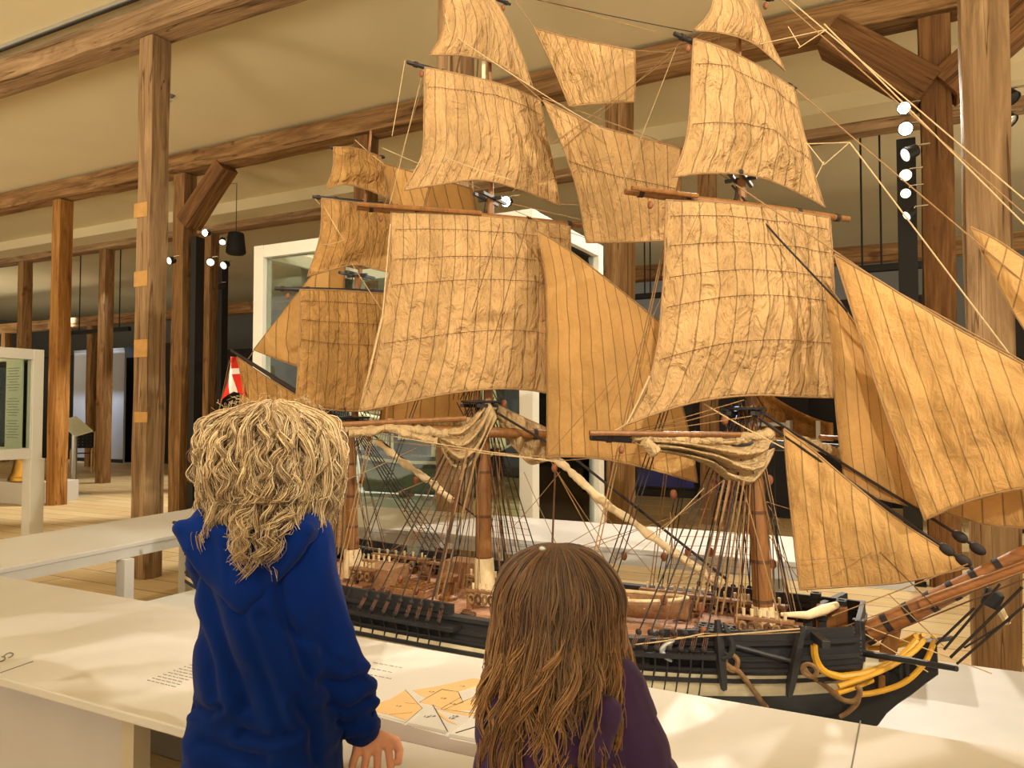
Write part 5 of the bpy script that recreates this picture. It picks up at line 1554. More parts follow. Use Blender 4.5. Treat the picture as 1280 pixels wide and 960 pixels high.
# ================================================================== PEOPLE
DGV = lambda: bpy.context.evaluated_depsgraph_get()
class Blob(MB):
    def cap(self, p0, p1, r0, r1, n=14, k=5):
        p0, p1 = V(p0), V(p1); d = (p1 - p0).normalized()
        pts, rs = [], []
        for i in range(k, -1, -1):
            a = PI/2 * i/k * 0.97; pts.append(p0 - d*r0*math.sin(a)); rs.append(r0*math.cos(a))
        for i in range(1, 6): pts.append(p0.lerp(p1, i/6)); rs.append(r0 + (r1-r0)*i/6)
        for i in range(0, k+1):
            a = PI/2 * i/k * 0.97; pts.append(p1 + d*r1*math.sin(a)); rs.append(r1*math.cos(a))
        return self.tube(pts, rs, n)
    def chain(self, pts, rs):
        for a, b, r0, r1 in zip(pts[:-1], pts[1:], rs[:-1], rs[1:]): self.cap(a, b, r0, r1)
        return self
    def loft(self, secs, R, Fd, n=36):
        """secs = [(centre, half width along R, half depth along Fd)]"""
        rings = []
        for c, a, b in secs:
            i0 = len(self.v)
            for k in range(n):
                t = 2*PI*k/n
                cx = math.copysign(abs(math.cos(t))**0.85, math.cos(t)); sy = math.copysign(abs(math.sin(t))**0.85, math.sin(t))
                self.v.append(V(c) + R*a*cx + Fd*b*sy)
            rings.append(i0)
        for a, b in zip(rings[:-1], rings[1:]):
            for k in range(n): self.face((a+k, a+(k+1) % n, b+(k+1) % n, b+k))
        self.face([rings[0]+k for k in reversed(range(n))]); self.face([rings[-1]+k for k in range(n)])
        return self
def skin(name, blob, mat, parent, voxel=0.006, smooth=3, disp=None, label=None):
    o = obj(name, blob, mat, parent, smooth=180)
    rm = o.modifiers.new('r', 'REMESH'); rm.mode = 'VOXEL'; rm.voxel_size = voxel; rm.use_smooth_shade = True
    sm = o.modifiers.new('s', 'SMOOTH'); sm.iterations = smooth; sm.factor = 0.5
    me = bpy.data.meshes.new_from_object(o.evaluated_get(DGV()))
    o.modifiers.clear()
    old = o.data; o.data = me; bpy.data.meshes.remove(old); me.name = name
    if not me.materials: me.materials.append(mat)
    if disp:
        base = WL[o.name]
        nor = [v.normal.copy() for v in me.vertices]
        for v, n in zip(me.vertices, nor):
            d = disp(V(v.co) + base, n)
            v.co = v.co + (n*d if not isinstance(d, Vector) else d)
    for p in me.polygons: p.use_smooth = True
    if label: o['label'] = label
    return o
def cloth_mat(name, c, rough=0.85, sheen=0.06, fine=500):
    k = NT(name); v = k.coords('Object')
    n = k.noise(v, 9, 4)
    k.base(k.ramp(n, [(0.3, tuple(x*0.82 for x in c)), (0.7, tuple(min(1, x*1.12) for x in c))]))
    k.set(rough, 0, 0.06); k.b.inputs['Sheen Weight'].default_value = sheen
    k.bump(k.noise(k.coords('Object', (1, 1, 0.7)), 11, 2, 0.4, 0.3), 0.35, 0.03)
    return k.m
def skin_mat(name, c):
    k = NT(name); v = k.coords('Object'); n = k.noise(v, 40, 3)
    k.base(k.ramp(n, [(0.3, tuple(x*0.88 for x in c)), (0.7, c)])); k.set(0.5, 0, 0.35)
    k.b.inputs['Subsurface Weight'].default_value = 0.12
    k.b.inputs['Subsurface Radius'].default_value = (0.01, 0.004, 0.002)
    return k.m
M['skin'] = skin_mat('skin', rgb(222, 160, 126))
M['hoodie'] = cloth_mat('blue_sweatshirt', rgb(4, 34, 100))
M['hood_line'] = cloth_mat('blue_hood', rgb(5, 36, 104))
M['purple'] = cloth_mat('purple_jacket', rgb(66, 46, 82), 0.55, 0.1)
M['jeans'] = cloth_mat('dark_trousers', rgb(40, 44, 58))
M['green'] = cloth_mat('green_collar', rgb(110, 150, 70))
M['shoe'] = plain('shoe_rubber', rgb(60, 58, 60), 0.6)
M['nail'] = plain('nail', rgb(232, 186, 160), 0.3)
M['eye'] = plain('eye_white', rgb(235, 232, 225), 0.2)
M['iris'] = plain('iris_blue', rgb(60, 80, 110), 0.2)
M['lip'] = plain('lips', rgb(196, 110, 98), 0.45)
def hair_mat(name):
    k = NT(name)
    a = k.n.new('ShaderNodeVertexColor'); a.layer_name = 'Col'
    k.base(a.outputs['Color']); k.set(0.42, 0, 0.35)
    k.b.inputs['Sheen Weight'].default_value = 0.15
    return k.m
M['hair'] = hair_mat('hair')

def person(T, fwd_deg, head_c, scale, arms, label, hand_specs):
    """a standing child: T ground point under the hips; head_c centre of the head; arms = {side: (shoulder, elbow, wrist)}"""
    a = math.radians(fwd_deg); Fd = V((math.cos(a), math.sin(a), 0)); R = V((Fd.y, -Fd.x, 0))
    root = thing('person', T, label, 'person')
    s = scale; B = Blob()
    G = V(T)
    Z = lambda z, r=0, f=0: G + R*r*s + Fd*f*s + V((0, 0, z*s))
    # legs and feet
    for sg in (-1, 1):
        B.chain([Z(0.74, 0.065*sg), Z(0.40, 0.075*sg, 0.01), Z(0.075, 0.08*sg, -0.015)], [0.072*s, 0.048*s, 0.034*s])
        B.chain([Z(0.045, 0.08*sg, -0.03), Z(0.035, 0.085*sg, 0.06), Z(0.028, 0.09*sg, 0.125)], [0.036*s, 0.034*s, 0.026*s])
    neck = head_c - V((0, 0, 0.13*s))
    ch = V((neck.x, neck.y, 0))*0.6 + V((G.x, G.y, 0))*0.4
    B.loft([(Z(0.70), .05*s, .045*s), (Z(0.74), .125*s, .088*s), (Z(0.80), .128*s, .088*s), (Z(0.90), .112*s, .08*s), (ch + V((0, 0, 1.0*s)), .122*s, .085*s),
            (ch + V((0, 0, 1.09*s)), .128*s, .08*s), (ch + V((0, 0, 1.13*s)), .10*s, .065*s), (ch + V((0, 0, 1.16*s)), .05*s, .045*s)], R, Fd)
    B.chain([ch + V((0, 0, 1.10*s)), neck + V((0, 0, 0.0)), head_c - V((0, 0, 0.04*s))], [0.05*s, 0.043*s, 0.045*s])
    # head: cranium, face, jaw, nose, ears
    H = head_c
    Rm = Matrix((R, Fd, V((0, 0, 1)))).transposed()
    hh = 0.105*s
    B.ball(H + V((0, 0, 0.018*s)) - Fd*0.008*s, (0.074*s, 0.092*s, 0.090*s), 24, 16, Rm)
    B.ball(H + Fd*0.022*s - V((0, 0, 0.035*s)), (0.060*s, 0.066*s, 0.074*s), 20, 14, Rm)
    B.ball(H + Fd*0.060*s - V((0, 0, 0.088*s)), (0.026*s, 0.022*s, 0.018*s), 12, 8, Rm)
    B.cap(H + Fd*0.084*s - V((0, 0, 0.012*s)), H + Fd*0.097*s - V((0, 0, 0.040*s)), 0.009*s, 0.013*s)
    for sg in (-1, 1):
        B.ball(H + R*0.074*sg*s - V((0, 0, 0.02*s)), (0.010*s, 0.020*s, 0.028*s), 10, 8, Rm)
        B.ball(H + R*0.034*sg*s + Fd*0.066*s - V((0, 0, 0.045*s)), (0.020*s, 0.018*s, 0.018*s), 10, 8, Rm)
    # arms and hands
    for sg, (S_, E_, W_) in arms.items():
        B.chain([S_, E_, W_], [0.035*s, 0.022*s, 0.021*s])
        kn, tips, th = hand_specs[sg]
        # palm as a fan of capsules from the wrist to the four knuckles
        for q in kn: B.cap(W_, q, 0.0145*s, 0.0095*s, 10)
        for q, t in zip(kn, tips):
            m1, m2, e = t
            B.chain([q, m1, m2, e], [0.0090*s, 0.0080*s, 0.0074*s, 0.0064*s])
        B.chain(th, [0.0125*s, 0.0105*s, 0.0095*s, 0.0078*s])
    body = skin('body', B, M['skin'], root, 0.003, 2)
    # eyes and lips
    for sg in (-1, 1):
        e = H + R*0.031*sg*s + Fd*0.0805*s - V((0, 0, 0.012*s))
        ey = obj('eye', MB().ball(e, 0.0105*s, 12, 8), M['eye'], root, smooth=60)
        obj('iris', MB().ball(e + Fd*0.006*s, 0.0062*s, 10, 6), M['iris'], ey, smooth=60)
        obj('eyebrow', MB().tube([e + R*(-0.015)*s + V((0, 0, 0.019*s)) + Fd*0.004*s, e + V((0, 0, 0.023*s)) + Fd*0.006*s, e + R*0.015*s + V((0, 0, 0.019*s)) + Fd*0.002*s], 0.0025*s, 6), M['hair_brow'], root, smooth=60)
    obj('lips', MB().ball(H + Fd*0.086*s - V((0, 0, 0.062*s)), (0.019*s, 0.007*s, 0.007*s), 14, 8, Rm), M['lip'], root, smooth=60)
    # nails
    for sg in arms:
        kn, tips, th = hand_specs[sg]
        for t in tips:
            d = (t[2] - t[1]).normalized()
            up = hand_specs['up'][sg]
            obj('fingernail', MB().ball(t[2] + up*0.0052*s + d*0.002, (0.0042*s, 0.0055*s, 0.0018*s), 8, 6, V((0, 1, 0)).rotation_difference(d).to_matrix()), M['nail'], root, smooth=60)
    return root, R, Fd, Z, ch
M['hair_brow'] = plain('brow_hair', rgb(120, 92, 58), 0.7)

def strands(name, locks, parent, label, cap=None, nside=3):
    """locks = list of (list of points, list of radii, colour). One mesh with a colour per strand."""
    mb = MB(); cols = []
    def addcol(c, n0):
        n = len(mb.v) - n0
        if isinstance(c[0], tuple):
            for i in range(n):
                t = (i / n)**1.5; cols.append(tuple(a*(1-t) + b*t for a, b in zip(c[0], c[1])))
        else: cols.extend([c] * n)
    if cap:
        for c, r, Mx, col in cap:
            n0 = len(mb.v); mb.ball(c, r, 28, 18, Mx); addcol(col, n0)
    for pts, rs, c in locks:
        n0 = len(mb.v); mb.tube(pts, rs, nside, cap=False); addcol(c, n0)
    o = obj(name, mb, M['hair'], parent, smooth=180, label=label, fixn=False)
    ca = o.data.color_attributes.new('Col', 'FLOAT_COLOR', 'POINT')
    buf = []
    for c in cols: buf.extend((c[0], c[1], c[2], 1.0))
    ca.data.foreach_set('color', buf)
    return o

# ------------------------------------------------------------------ the fair-haired child in the blue hoodie
F1 = 112
a1 = math.radians(F1); Fd1 = V((math.cos(a1), math.sin(a1), 0)); R1 = V((Fd1.y, -Fd1.x, 0))
g = atD(335, 760, 1.475); T1 = V((g.x, g.y, 0))
H1 = atD(338, 572, 1.50)
S1, E1, W1 = atD(377, 688, 1.455), atD(414, 806, 1.47), atD(453, 912, 1.525)
S1L = T1 - R1*0.105 + Fd1*0.02 + V((0, 0, 1.10)); E1L = T1 - R1*0.10 + Fd1*0.14 + V((0, 0, 0.90))
W1L = V((T1.x, T1.y, 0)) + Fd1*0.205 - R1*0.13 + V((0, 0, 0.695))
# right hand grips the near table edge, left hand lies on the tabletop
kn1 = [atD(485, 932, 1.535), atD(472, 939, 1.52), atD(458.5, 942, 1.51), atD(445.5, 940, 1.505)]
def curl(q, d1, d2, d3, l): return (q + d1*l*0.42, q + d1*l*0.42 + d2*l*0.33, q + d1*l*0.42 + d2*l*0.33 + d3*l*0.25)
dn = V((0.02, -0.04, -1)).normalized()
tips1 = [curl(q, (dn + R1*0.16*(1.2-k) - Fd1*0.15).normalized(), (dn + R1*0.10*(1.2-k)).normalized(), (dn + V((0, 0.5, 0))).normalized(), l) for k, (q, l) in enumerate(zip(kn1, (0.055, 0.062, 0.058, 0.046)))]
th1 = [W1 + (kn1[0]-W1)*0.25, atD(494, 926, 1.545), atD(499, 938, 1.55), atD(498, 952, 1.54)]
def flat_hand(W, d, R, l=1.0, sg=1):
    """hand laid on a table: wrist W, pointing along d"""
    kn = [W + d*0.062*l + R*o*l + V((0, 0, -0.012)) for o in (-0.024*sg, -0.008*sg, 0.008*sg, 0.022*sg)]
    tp = [curl(q, (d + V((0, 0, -0.12))).normalized(), (d + V((0, 0, -0.25))).normalized(), (d + V((0, 0, -0.35))).normalized(), L*l) for q, L in zip(kn, (0.052, 0.060, 0.056, 0.044))]
    th = [W + d*0.015*l - R*0.012*sg*l, W + d*0.034*l - R*0.034*sg*l - V((0, 0, 0.008)), W + d*0.052*l - R*0.044*sg*l - V((0, 0, 0.014)), W + d*0.068*l - R*0.046*sg*l - V((0, 0, 0.016))]
    return kn, tp, th
hs1 = {1: (kn1, tips1, th1), -1: flat_hand(W1L, Fd1, R1, 1.0, -1), 'up': {1: V((0, -1, 0)), -1: V((0, 0, 1))}}
root1, R1, Fd1, Z1, ch1 = person(T1, F1, H1, 1.0, {1: (S1, E1, W1), -1: (S1L, E1L, W1L)},
    'child with curly fair hair in a blue hoodie, seen from behind at the front table', hs1)
# trousers, shoes
B = Blob()
B.loft([(Z1(0.58), .10, .08), (Z1(0.64), .128, .092), (Z1(0.70), .126, .09), (Z1(0.76), .12, .085)], R1, Fd1)
for sg in (-1, 1): B.chain([Z1(0.68, 0.058*sg), Z1(0.40, 0.074*sg, 0.01), Z1(0.10, 0.08*sg, -0.015)], [0.078, 0.060, 0.052])
skin('trousers', B, M['jeans'], root1, 0.008, 3)
for sg in (-1, 1):
    B = Blob().chain([Z1(0.05, 0.08*sg, -0.035), Z1(0.042, 0.085*sg, 0.06), Z1(0.036, 0.09*sg, 0.13)], [0.048, 0.044, 0.036])
    sh = skin('shoe', B, M['shoe'], root1, 0.006, 2)
    for v in sh.data.vertices:
        if v.co.z < 0.0: v.co.z = 0.0
# hoodie
B = Blob()
B.loft([(Z1(0.585, 0.0, -0.0), .154, .120), (Z1(0.68, -0.003), .150, .117), (Z1(0.78, -0.004), .140, .110), (Z1(0.88, -0.004), .130, .103), (Z1(0.98, 0, 0), .127, .100),
        (Z1(1.06, 0, 0.0), .125, .100), (Z1(1.115, 0, 0), .125, .094), (Z1(1.15, 0, 0), .105, .084), (Z1(1.18, -0.004, 0.005), .078, .068), (Z1(1.195, -0.004, 0.005), .06, .055)], R1, Fd1)
B.chain([S1 + V((0, 0, 0.015)), S1.lerp(E1, .5), E1, E1.lerp(W1, .55), E1.lerp(W1, 0.86), E1.lerp(W1, 0.98)], [0.064, 0.053, 0.046, 0.041, 0.036, 0.033])
B.chain([S1L, E1L, W1L.lerp(E1L, 0.12)], [0.062, 0.050, 0.034])
CREASES = [([(345, 690), (352, 760), (370, 800), (386, 845)], 0.011, 7), ([(252, 710), (270, 780), (290, 840), (306, 885)], 0.009, 8), ([(303, 762), (322, 815), (340, 870), (352, 905)], 0.007, 8),
           ([(238, 885), (258, 893), (274, 886)], 0.009, 6), ([(300, 918), (335, 925), (368, 915)], 0.010, 7), ([(396, 802), (412, 822), (438, 836)], 0.004, 6), ([(400, 852), (425, 858), (452, 846)], 0.006, 6),
           ([(412, 880), (436, 884), (462, 870)], 0.007, 5), ([(425, 905), (445, 905), (470, 890)], 0.007, 5), ([(330, 770), (360, 790), (385, 800)], 0.008, 8), ([(240, 760), (262, 830), (268, 870)], 0.007, 7), ([(370, 880), (388, 910), (392, 950)], 0.009, 7), ([(250, 930), (290, 945), (330, 950)], 0.008, 8)]
CRD = [([(V((a[0], a[1], 0)), V((b[0], b[1], 0))) for a, b in zip(c[:-1], c[1:])], d, w) for c, d, w in CREASES]
RMT = RM.transposed()
def creases(p, n):
    """sewn and pressed folds of the sweatshirt's back and sleeve"""
    v = p - C0
    if n.dot(v) > 0: return 0.0
    l = RMT @ v
    q = V((640 - F*l.x/l.z, 480 + F*l.y/l.z, 0))
    t = 0.0
    for segs, d, w in CRD:
        best = 1e9; sg = 1
        for a, b in segs:
            ab = b - a; f = max(0, min(1, (q-a).dot(ab)/ab.length_squared))
            e = (q - a - ab*f); 
            if e.length < best: best = e.length; sg = 1 if ab.x*e.y - ab.y*e.x > 0 else -1
        if best < 5*w: t += -d*math.exp(-(best/w)**2) + 0.6*d*math.exp(-((best - 1.7*w)/(1.3*w))**2)*(1 if sg > 0 else 0.35)
    return t
def hood_disp(p, n):
    q = p - T1; x = q.dot(R1); y = q.dot(Fd1); z = q.z
    d = 0.010*noise.noise(V((x*14, y*14, z*7))) + 0.006*noise.noise(V((x*9+z*16, y*12, z*12 + 3)))
    # gathers towards the hem and long folds running down from the shoulder blade
    back = max(0, -n.dot(Fd1))
    d += 0.015*back*math.sin(16*(x*1.4 + (z-0.9)*0.55) + 2.2*noise.noise(V((x*6, z*5, 0))))*max(0, min(1, (1.08-z)*4))
    # creases across the sleeve at the elbow and above the cuff
    da = (p - E1).length
    if (p - E1.lerp(W1, .5)).length < 0.15: d += 0.008*math.sin(95*(p.z + 0.25*x) + 4*noise.noise(p*18))*max(0, 1 - (p - E1.lerp(W1, .55)).length/0.15)
    return d + creases(p, n)
skin('hoodie', B, M['hoodie'], root1, 0.0065, 6, hood_disp, label='blue hooded sweatshirt')
# ribbed cuff
dW = (W1 - E1).normalized(); cf = E1.lerp(W1, 0.93)
obj('cuff', MB().tube([cf - dW*0.022, cf - dW*0.02, cf + dW*0.018, cf + dW*0.022], [0.034, 0.0365, 0.0365, 0.032], 28), M['hoodie'], root1, smooth=50)
# hood lying on the back: pouch with a pointed lower edge and open left tip
B = Blob()
bk = lambda x, z, out: Z1(z, x, -0.098 - out)
for t in range(9):
    f = t/8
    z = 1.150 - 0.115*f; w = 0.104*(1-f)**0.75 + 0.012
    for k in range(7):
        x = (-1 + 2*k/6)
        B.ball(bk(-0.012 + w*x, z + 0.016*abs(x), 0.020*(1-0.5*x*x)*(0.55 + 0.45*math.sin(PI*(0.25+0.6*f))) - 0.022), (0.024, 0.020, 0.02), 10, 8)
B.chain([bk(0.10, 1.165, -0.03), Z1(1.185, 0.085, 0.0), Z1(1.18, 0.06, 0.06)], [0.026, 0.024, 0.02])
B.chain([bk(-0.10, 1.165, -0.02), Z1(1.185, -0.112, -0.02), Z1(1.178, -0.128, -0.01), Z1(1.16, -0.12, 0.03)], [0.028, 0.020, 0.012, 0.018])
skin('hood', B, M['hood_line'], root1, 0.0055, 5, lambda p, n: 0.004*noise.noise(p*22) + 0.003*math.sin(50*(p.z + 0.5*(p-T1).dot(R1))), label='blue hood hanging down the back')
obj('collar', MB().torus(Z1(1.192, -0.012, 0.002), 0.062, 0.013, (0.1, -0.12, 1), 28, 8), M['green'], root1, smooth=60, label='green collar edge')

# curly hair -------------------------------------------------------
rh = random.Random(5)
locks = []
camdir = (V((0, 0, CZ)) - H1); camdir.z = 0; camdir.normalize(); side = V((-camdir.y, camdir.x, 0))
blond = [rgb(200, 170, 122), rgb(178, 146, 98), rgb(220, 194, 148), rgb(148, 116, 74), rgb(208, 182, 136), rgb(122, 94, 60)]
HC = H1 + V((0, 0, 0.010)) + R1*0.004
def env(z):
    """outer radius of the hair at height z above the head centre"""
    t = z / 0.125
    if t > 0: return 0.136 * math.sqrt(max(0, 1 - min(1, t)**2.4))
    return 0.136 - 0.016*min(1, -t)**2
NL = 330
for i in range(NL):
    az = 2*PI*((i*0.61803) % 1.0)
    fr = (V((math.cos(az), math.sin(az), 0))).dot(Fd1)
    th = math.acos(1 - (0.0 + 0.98*((i*0.7548) % 1.0)**1.5) * (1.15 if fr < 0.3 else 0.75))
    n = V((math.sin(th)*math.cos(az), math.sin(th)*math.sin(az), math.cos(th)))
    rt = HC + V((n.x*0.086, n.y*0.094, n.z*0.097))
    # where this lock ends
    lay = rh.uniform(0.70, 1.04)
    zend = -rh.uniform(0.05, 0.185)
    long_ = fr < -0.55 and -0.12 < V((math.cos(az), math.sin(az), 0)).dot(R1) < 0.75 and rh.random() < 0.30
    if long_: zend = -rh.uniform(0.18, 0.235)
    az2 = az + rh.uniform(-0.25, 0.25)
    h2_ = V((math.cos(az2), math.sin(az2), 0))
    K = 30; path = []
    zs = rt.z - HC.z
    for k in range(K+1):
        t = k/K
        z = zs + (zend - zs)*(t**1.15) + 0.030*math.sin(PI*min(1, t*1.4))*(1-t)*max(0, n.z)
        r0 = math.hypot(rt.x-HC.x, rt.y-HC.y)
        re = env(z)*lay
        if long_ and z < -0.12: re *= max(0.6, 1 - (-0.12 - z)*3)
        bl = min(1, t*2.6); bl = bl*bl*(3-2*bl)
        rr_ = r0 + (re - r0)*bl
        dirv = n*1.0; dirv.z = 0
        dirv = (dirv.normalized()*(1-bl) + h2_*bl) if dirv.length > 1e-3 else h2_
        bk_ = (0.06 if long_ else 0.022)*max(0, min(1, (-0.085 - z)/0.05)) if fr < 0 else 0.0
        path.append(HC + V((0, 0, z)) + dirv.normalized()*rr_ - Fd1*bk_)
    amp = rh.uniform(0.003, 0.0085); turns = rh.uniform(1.8, 4.0); ph = rh.uniform(0, 6.28)
    hand = rh.choice((-1, 1))
    if long_: amp = rh.uniform(0.008, 0.014); turns = rh.uniform(3.5, 5)
    for s_ in range(20):
        ox, oy = rh.gauss(0, 0.0038), rh.gauss(0, 0.0038); dph = rh.gauss(0, 0.28); am = amp*rh.uniform(0.7, 1.35); ln = rh.uniform(0.82, 1.0)
        pts = []
        fz = rh.uniform(0, 50)
        for k in range(K+1):
            t = k/K*ln
            x = t*K; a_ = min(int(x), K-1)
            p = path[a_].lerp(path[a_+1], x-a_)
            tg_ = (path[a_+1]-path[a_]).normalized()
            u_ = tg_.cross(V((0.3, 0.1, 1))).normalized(); w_ = tg_.cross(u_)
            ang = ph + dph + hand*2*PI*turns*t
            A = am*min(1, t*3)*(0.75+0.35*t)
            p = p + u_*(A*math.cos(ang) + ox*(0.5+0.8*t)) + w_*(A*math.sin(ang) + oy*(0.5+0.8*t))
            p = p + V((noise.noise(V((fz, t*5, 0))), noise.noise(V((fz, t*5, 9))), 0))*0.005*t
            pts.append(p)
        c = blond[int(rh.random()*len(blond))]; f_ = rh.uniform(0.8, 1.12); c = tuple(min(1, q*f_) for q in c)
        rad = rh.uniform(0.0006, 0.0013)
        locks.append((pts, [rad*(1 - 0.6*(k/K)**3) for k in range(K+1)], c))
# loose fly-away hairs
for i in range(330):
    az = rh.uniform(0, 2*PI); zz = rh.uniform(-0.1, 0.12)
    d = V((math.cos(az), math.sin(az), 0)); p0 = HC + d*env(zz)*0.9 + V((0, 0, zz))
    t2 = V((-d.y, d.x, 0))*rh.uniform(-1, 1) + V((0, 0, rh.uniform(-1.0, 0.2))) + d*0.25
    pts = [p0 + t2*0.008*k + V((noise.noise(V((i, k*0.6, 0))), noise.noise(V((i, k*0.6, 5))), noise.noise(V((i, k*0.6, 8)))))*0.012 for k in range(7)]
    locks.append((pts, [0.00035]*7, blond[i % 3]))
Rm1 = Matrix((R1, Fd1, V((0, 0, 1)))).transposed()
strands('hair', locks, root1, 'bushy curly fair hair', cap=[(HC - Fd1*0.012, (0.088, 0.096, 0.096), Rm1, rgb(132, 102, 62)), (HC - Fd1*0.02 - V((0, 0, 0.06)), (0.088, 0.080, 0.085), Rm1, rgb(112, 84, 50))])

# ------------------------------------------------------------------ the brown-haired child in the purple jacket
F2 = 108
g = atD(703, 900, 1.165); T2 = V((g.x, g.y, 0)); s2 = 0.84
H2 = atD(697, 762, 1.20)
a2 = math.radians(F2); Fd2 = V((math.cos(a2), math.sin(a2), 0)); R2 = V((Fd2.y, -Fd2.x, 0))
S2, E2 = atD(760, 876, 1.155), atD(806, 965, 1.13)
W2 = T2 + Fd2*0.20 + R2*0.155 + V((0, 0, 0.688))
S2L, E2L = atD(641, 884, 1.17), atD(630, 975, 1.18)
W2L = T2 + Fd2*0.20 - R2*0.10 + V((0, 0, 0.688))
hs2 = {1: flat_hand(W2, Fd2, R2, 0.85, 1), -1: flat_hand(W2L, Fd2, R2, 0.85, -1), 'up': {1: V((0, 0, 1)), -1: V((0, 0, 1))}}
root2, R2, Fd2, Z2, ch2 = person(T2, F2, H2, s2, {1: (S2, E2, W2), -1: (S2L, E2L, W2L)},
    'smaller child with long brown hair and purple jacket, standing at the front table', hs2)
B = Blob()
B.loft([(Z2(0.58), .10*s2, .08*s2), (Z2(0.66), .142*s2, .105*s2), (Z2(0.74), .14*s2, .10*s2), (Z2(0.82), .13*s2, .095*s2)], R2, Fd2)
for sg in (-1, 1): B.chain([Z2(0.72, 0.068*sg), Z2(0.40, 0.077*sg, 0.01), Z2(0.10, 0.08*sg, -0.015)], [0.083*s2, 0.060*s2, 0.052*s2])
skin('trousers', B, M['jeans'], root2, 0.008, 3)
for sg in (-1, 1):
    B = Blob().chain([Z2(0.05, 0.08*sg, -0.035), Z2(0.042, 0.085*sg, 0.06), Z2(0.036, 0.09*sg, 0.13)], [0.048*s2, 0.044*s2, 0.036*s2])
    sh = skin('shoe', B, M['shoe'], root2, 0.006, 2)
    for v in sh.data.vertices:
        if v.co.z < 0.0: v.co.z = 0.0
B = Blob()
cz2 = V((T2.x, T2.y, 0)); cc = lambda z, f=0.0, r=0.0: cz2 + Fd2*f + R2*r + V((0, 0, z))
B.loft([(cc(0.50), .124, .103), (cc(0.58), .126, .105), (cc(0.66), .121, .102), (cc(0.74), .116, .097), (cc(0.82), .116, .094), (cc(0.88), .116, .090),
        (cc(0.92), .106, .082), (cc(0.955), .085, .070), (cc(0.985, 0.01), .07, .06), (cc(1.0, 0.012), .055, .05)], R2, Fd2)
B.chain([S2 + V((0, 0, 0.01)), S2.lerp(E2, .5), E2, W2.lerp(E2, 0.12)], [0.060, 0.054, 0.048, 0.034])
B.chain([S2L, S2L.lerp(E2L, .5), E2L, W2L.lerp(E2L, 0.12)], [0.056, 0.050, 0.046, 0.034])
def jack(p, n):
    q = p - T2; x = q.dot(R2); y = q.dot(Fd2); z = q.z
    d = 0.005*noise.noise(V((x*16, y*16, z*9))) + 0.003*noise.noise(p*30)
    ph = (z - 0.62)/0.062 + 0.10*noise.noise(V((x*7, y*7, 2)))
    d += 0.0075*(abs(math.sin(PI*ph))**0.5 - 0.7)*(1 if z < 0.93 else 0)
    return d
skin('jacket', B, M['purple'], root2, 0.006, 4, jack, label='purple padded jacket with quilted seams')
for (W, E, S) in ((W2, E2, S2), (W2L, E2L, S2L)):
    d = (W - E).normalized(); c = E.lerp(W, 0.88)
    obj('cuff', MB().tube([c - d*0.014, c - d*0.012, c + d*0.012, c + d*0.014], [0.031, 0.0345, 0.0345, 0.030], 24), M['purple'], root2, smooth=50)
B = Blob()
for t in range(8):
    f = t/7; z = 0.952 - 0.085*f; w = 0.070*(1 - 0.5*f*f)
    for k in range(7):
        x = -1 + 2*k/6
        B.ball(cc(z + 0.014*abs(x), -0.078 - 0.022*(1-0.6*x*x)*math.sin(PI*(0.2+0.7*f)), w*x), (0.022, 0.02, 0.018), 10, 8)
skin('hood', B, M['purple'], root2, 0.0055, 4, lambda p, n: 0.004*noise.noise(p*24) + 0.003*math.sin(90*(p.z + 0.4*(p-T2).dot(R2))), label='purple hood bunched below the hair')

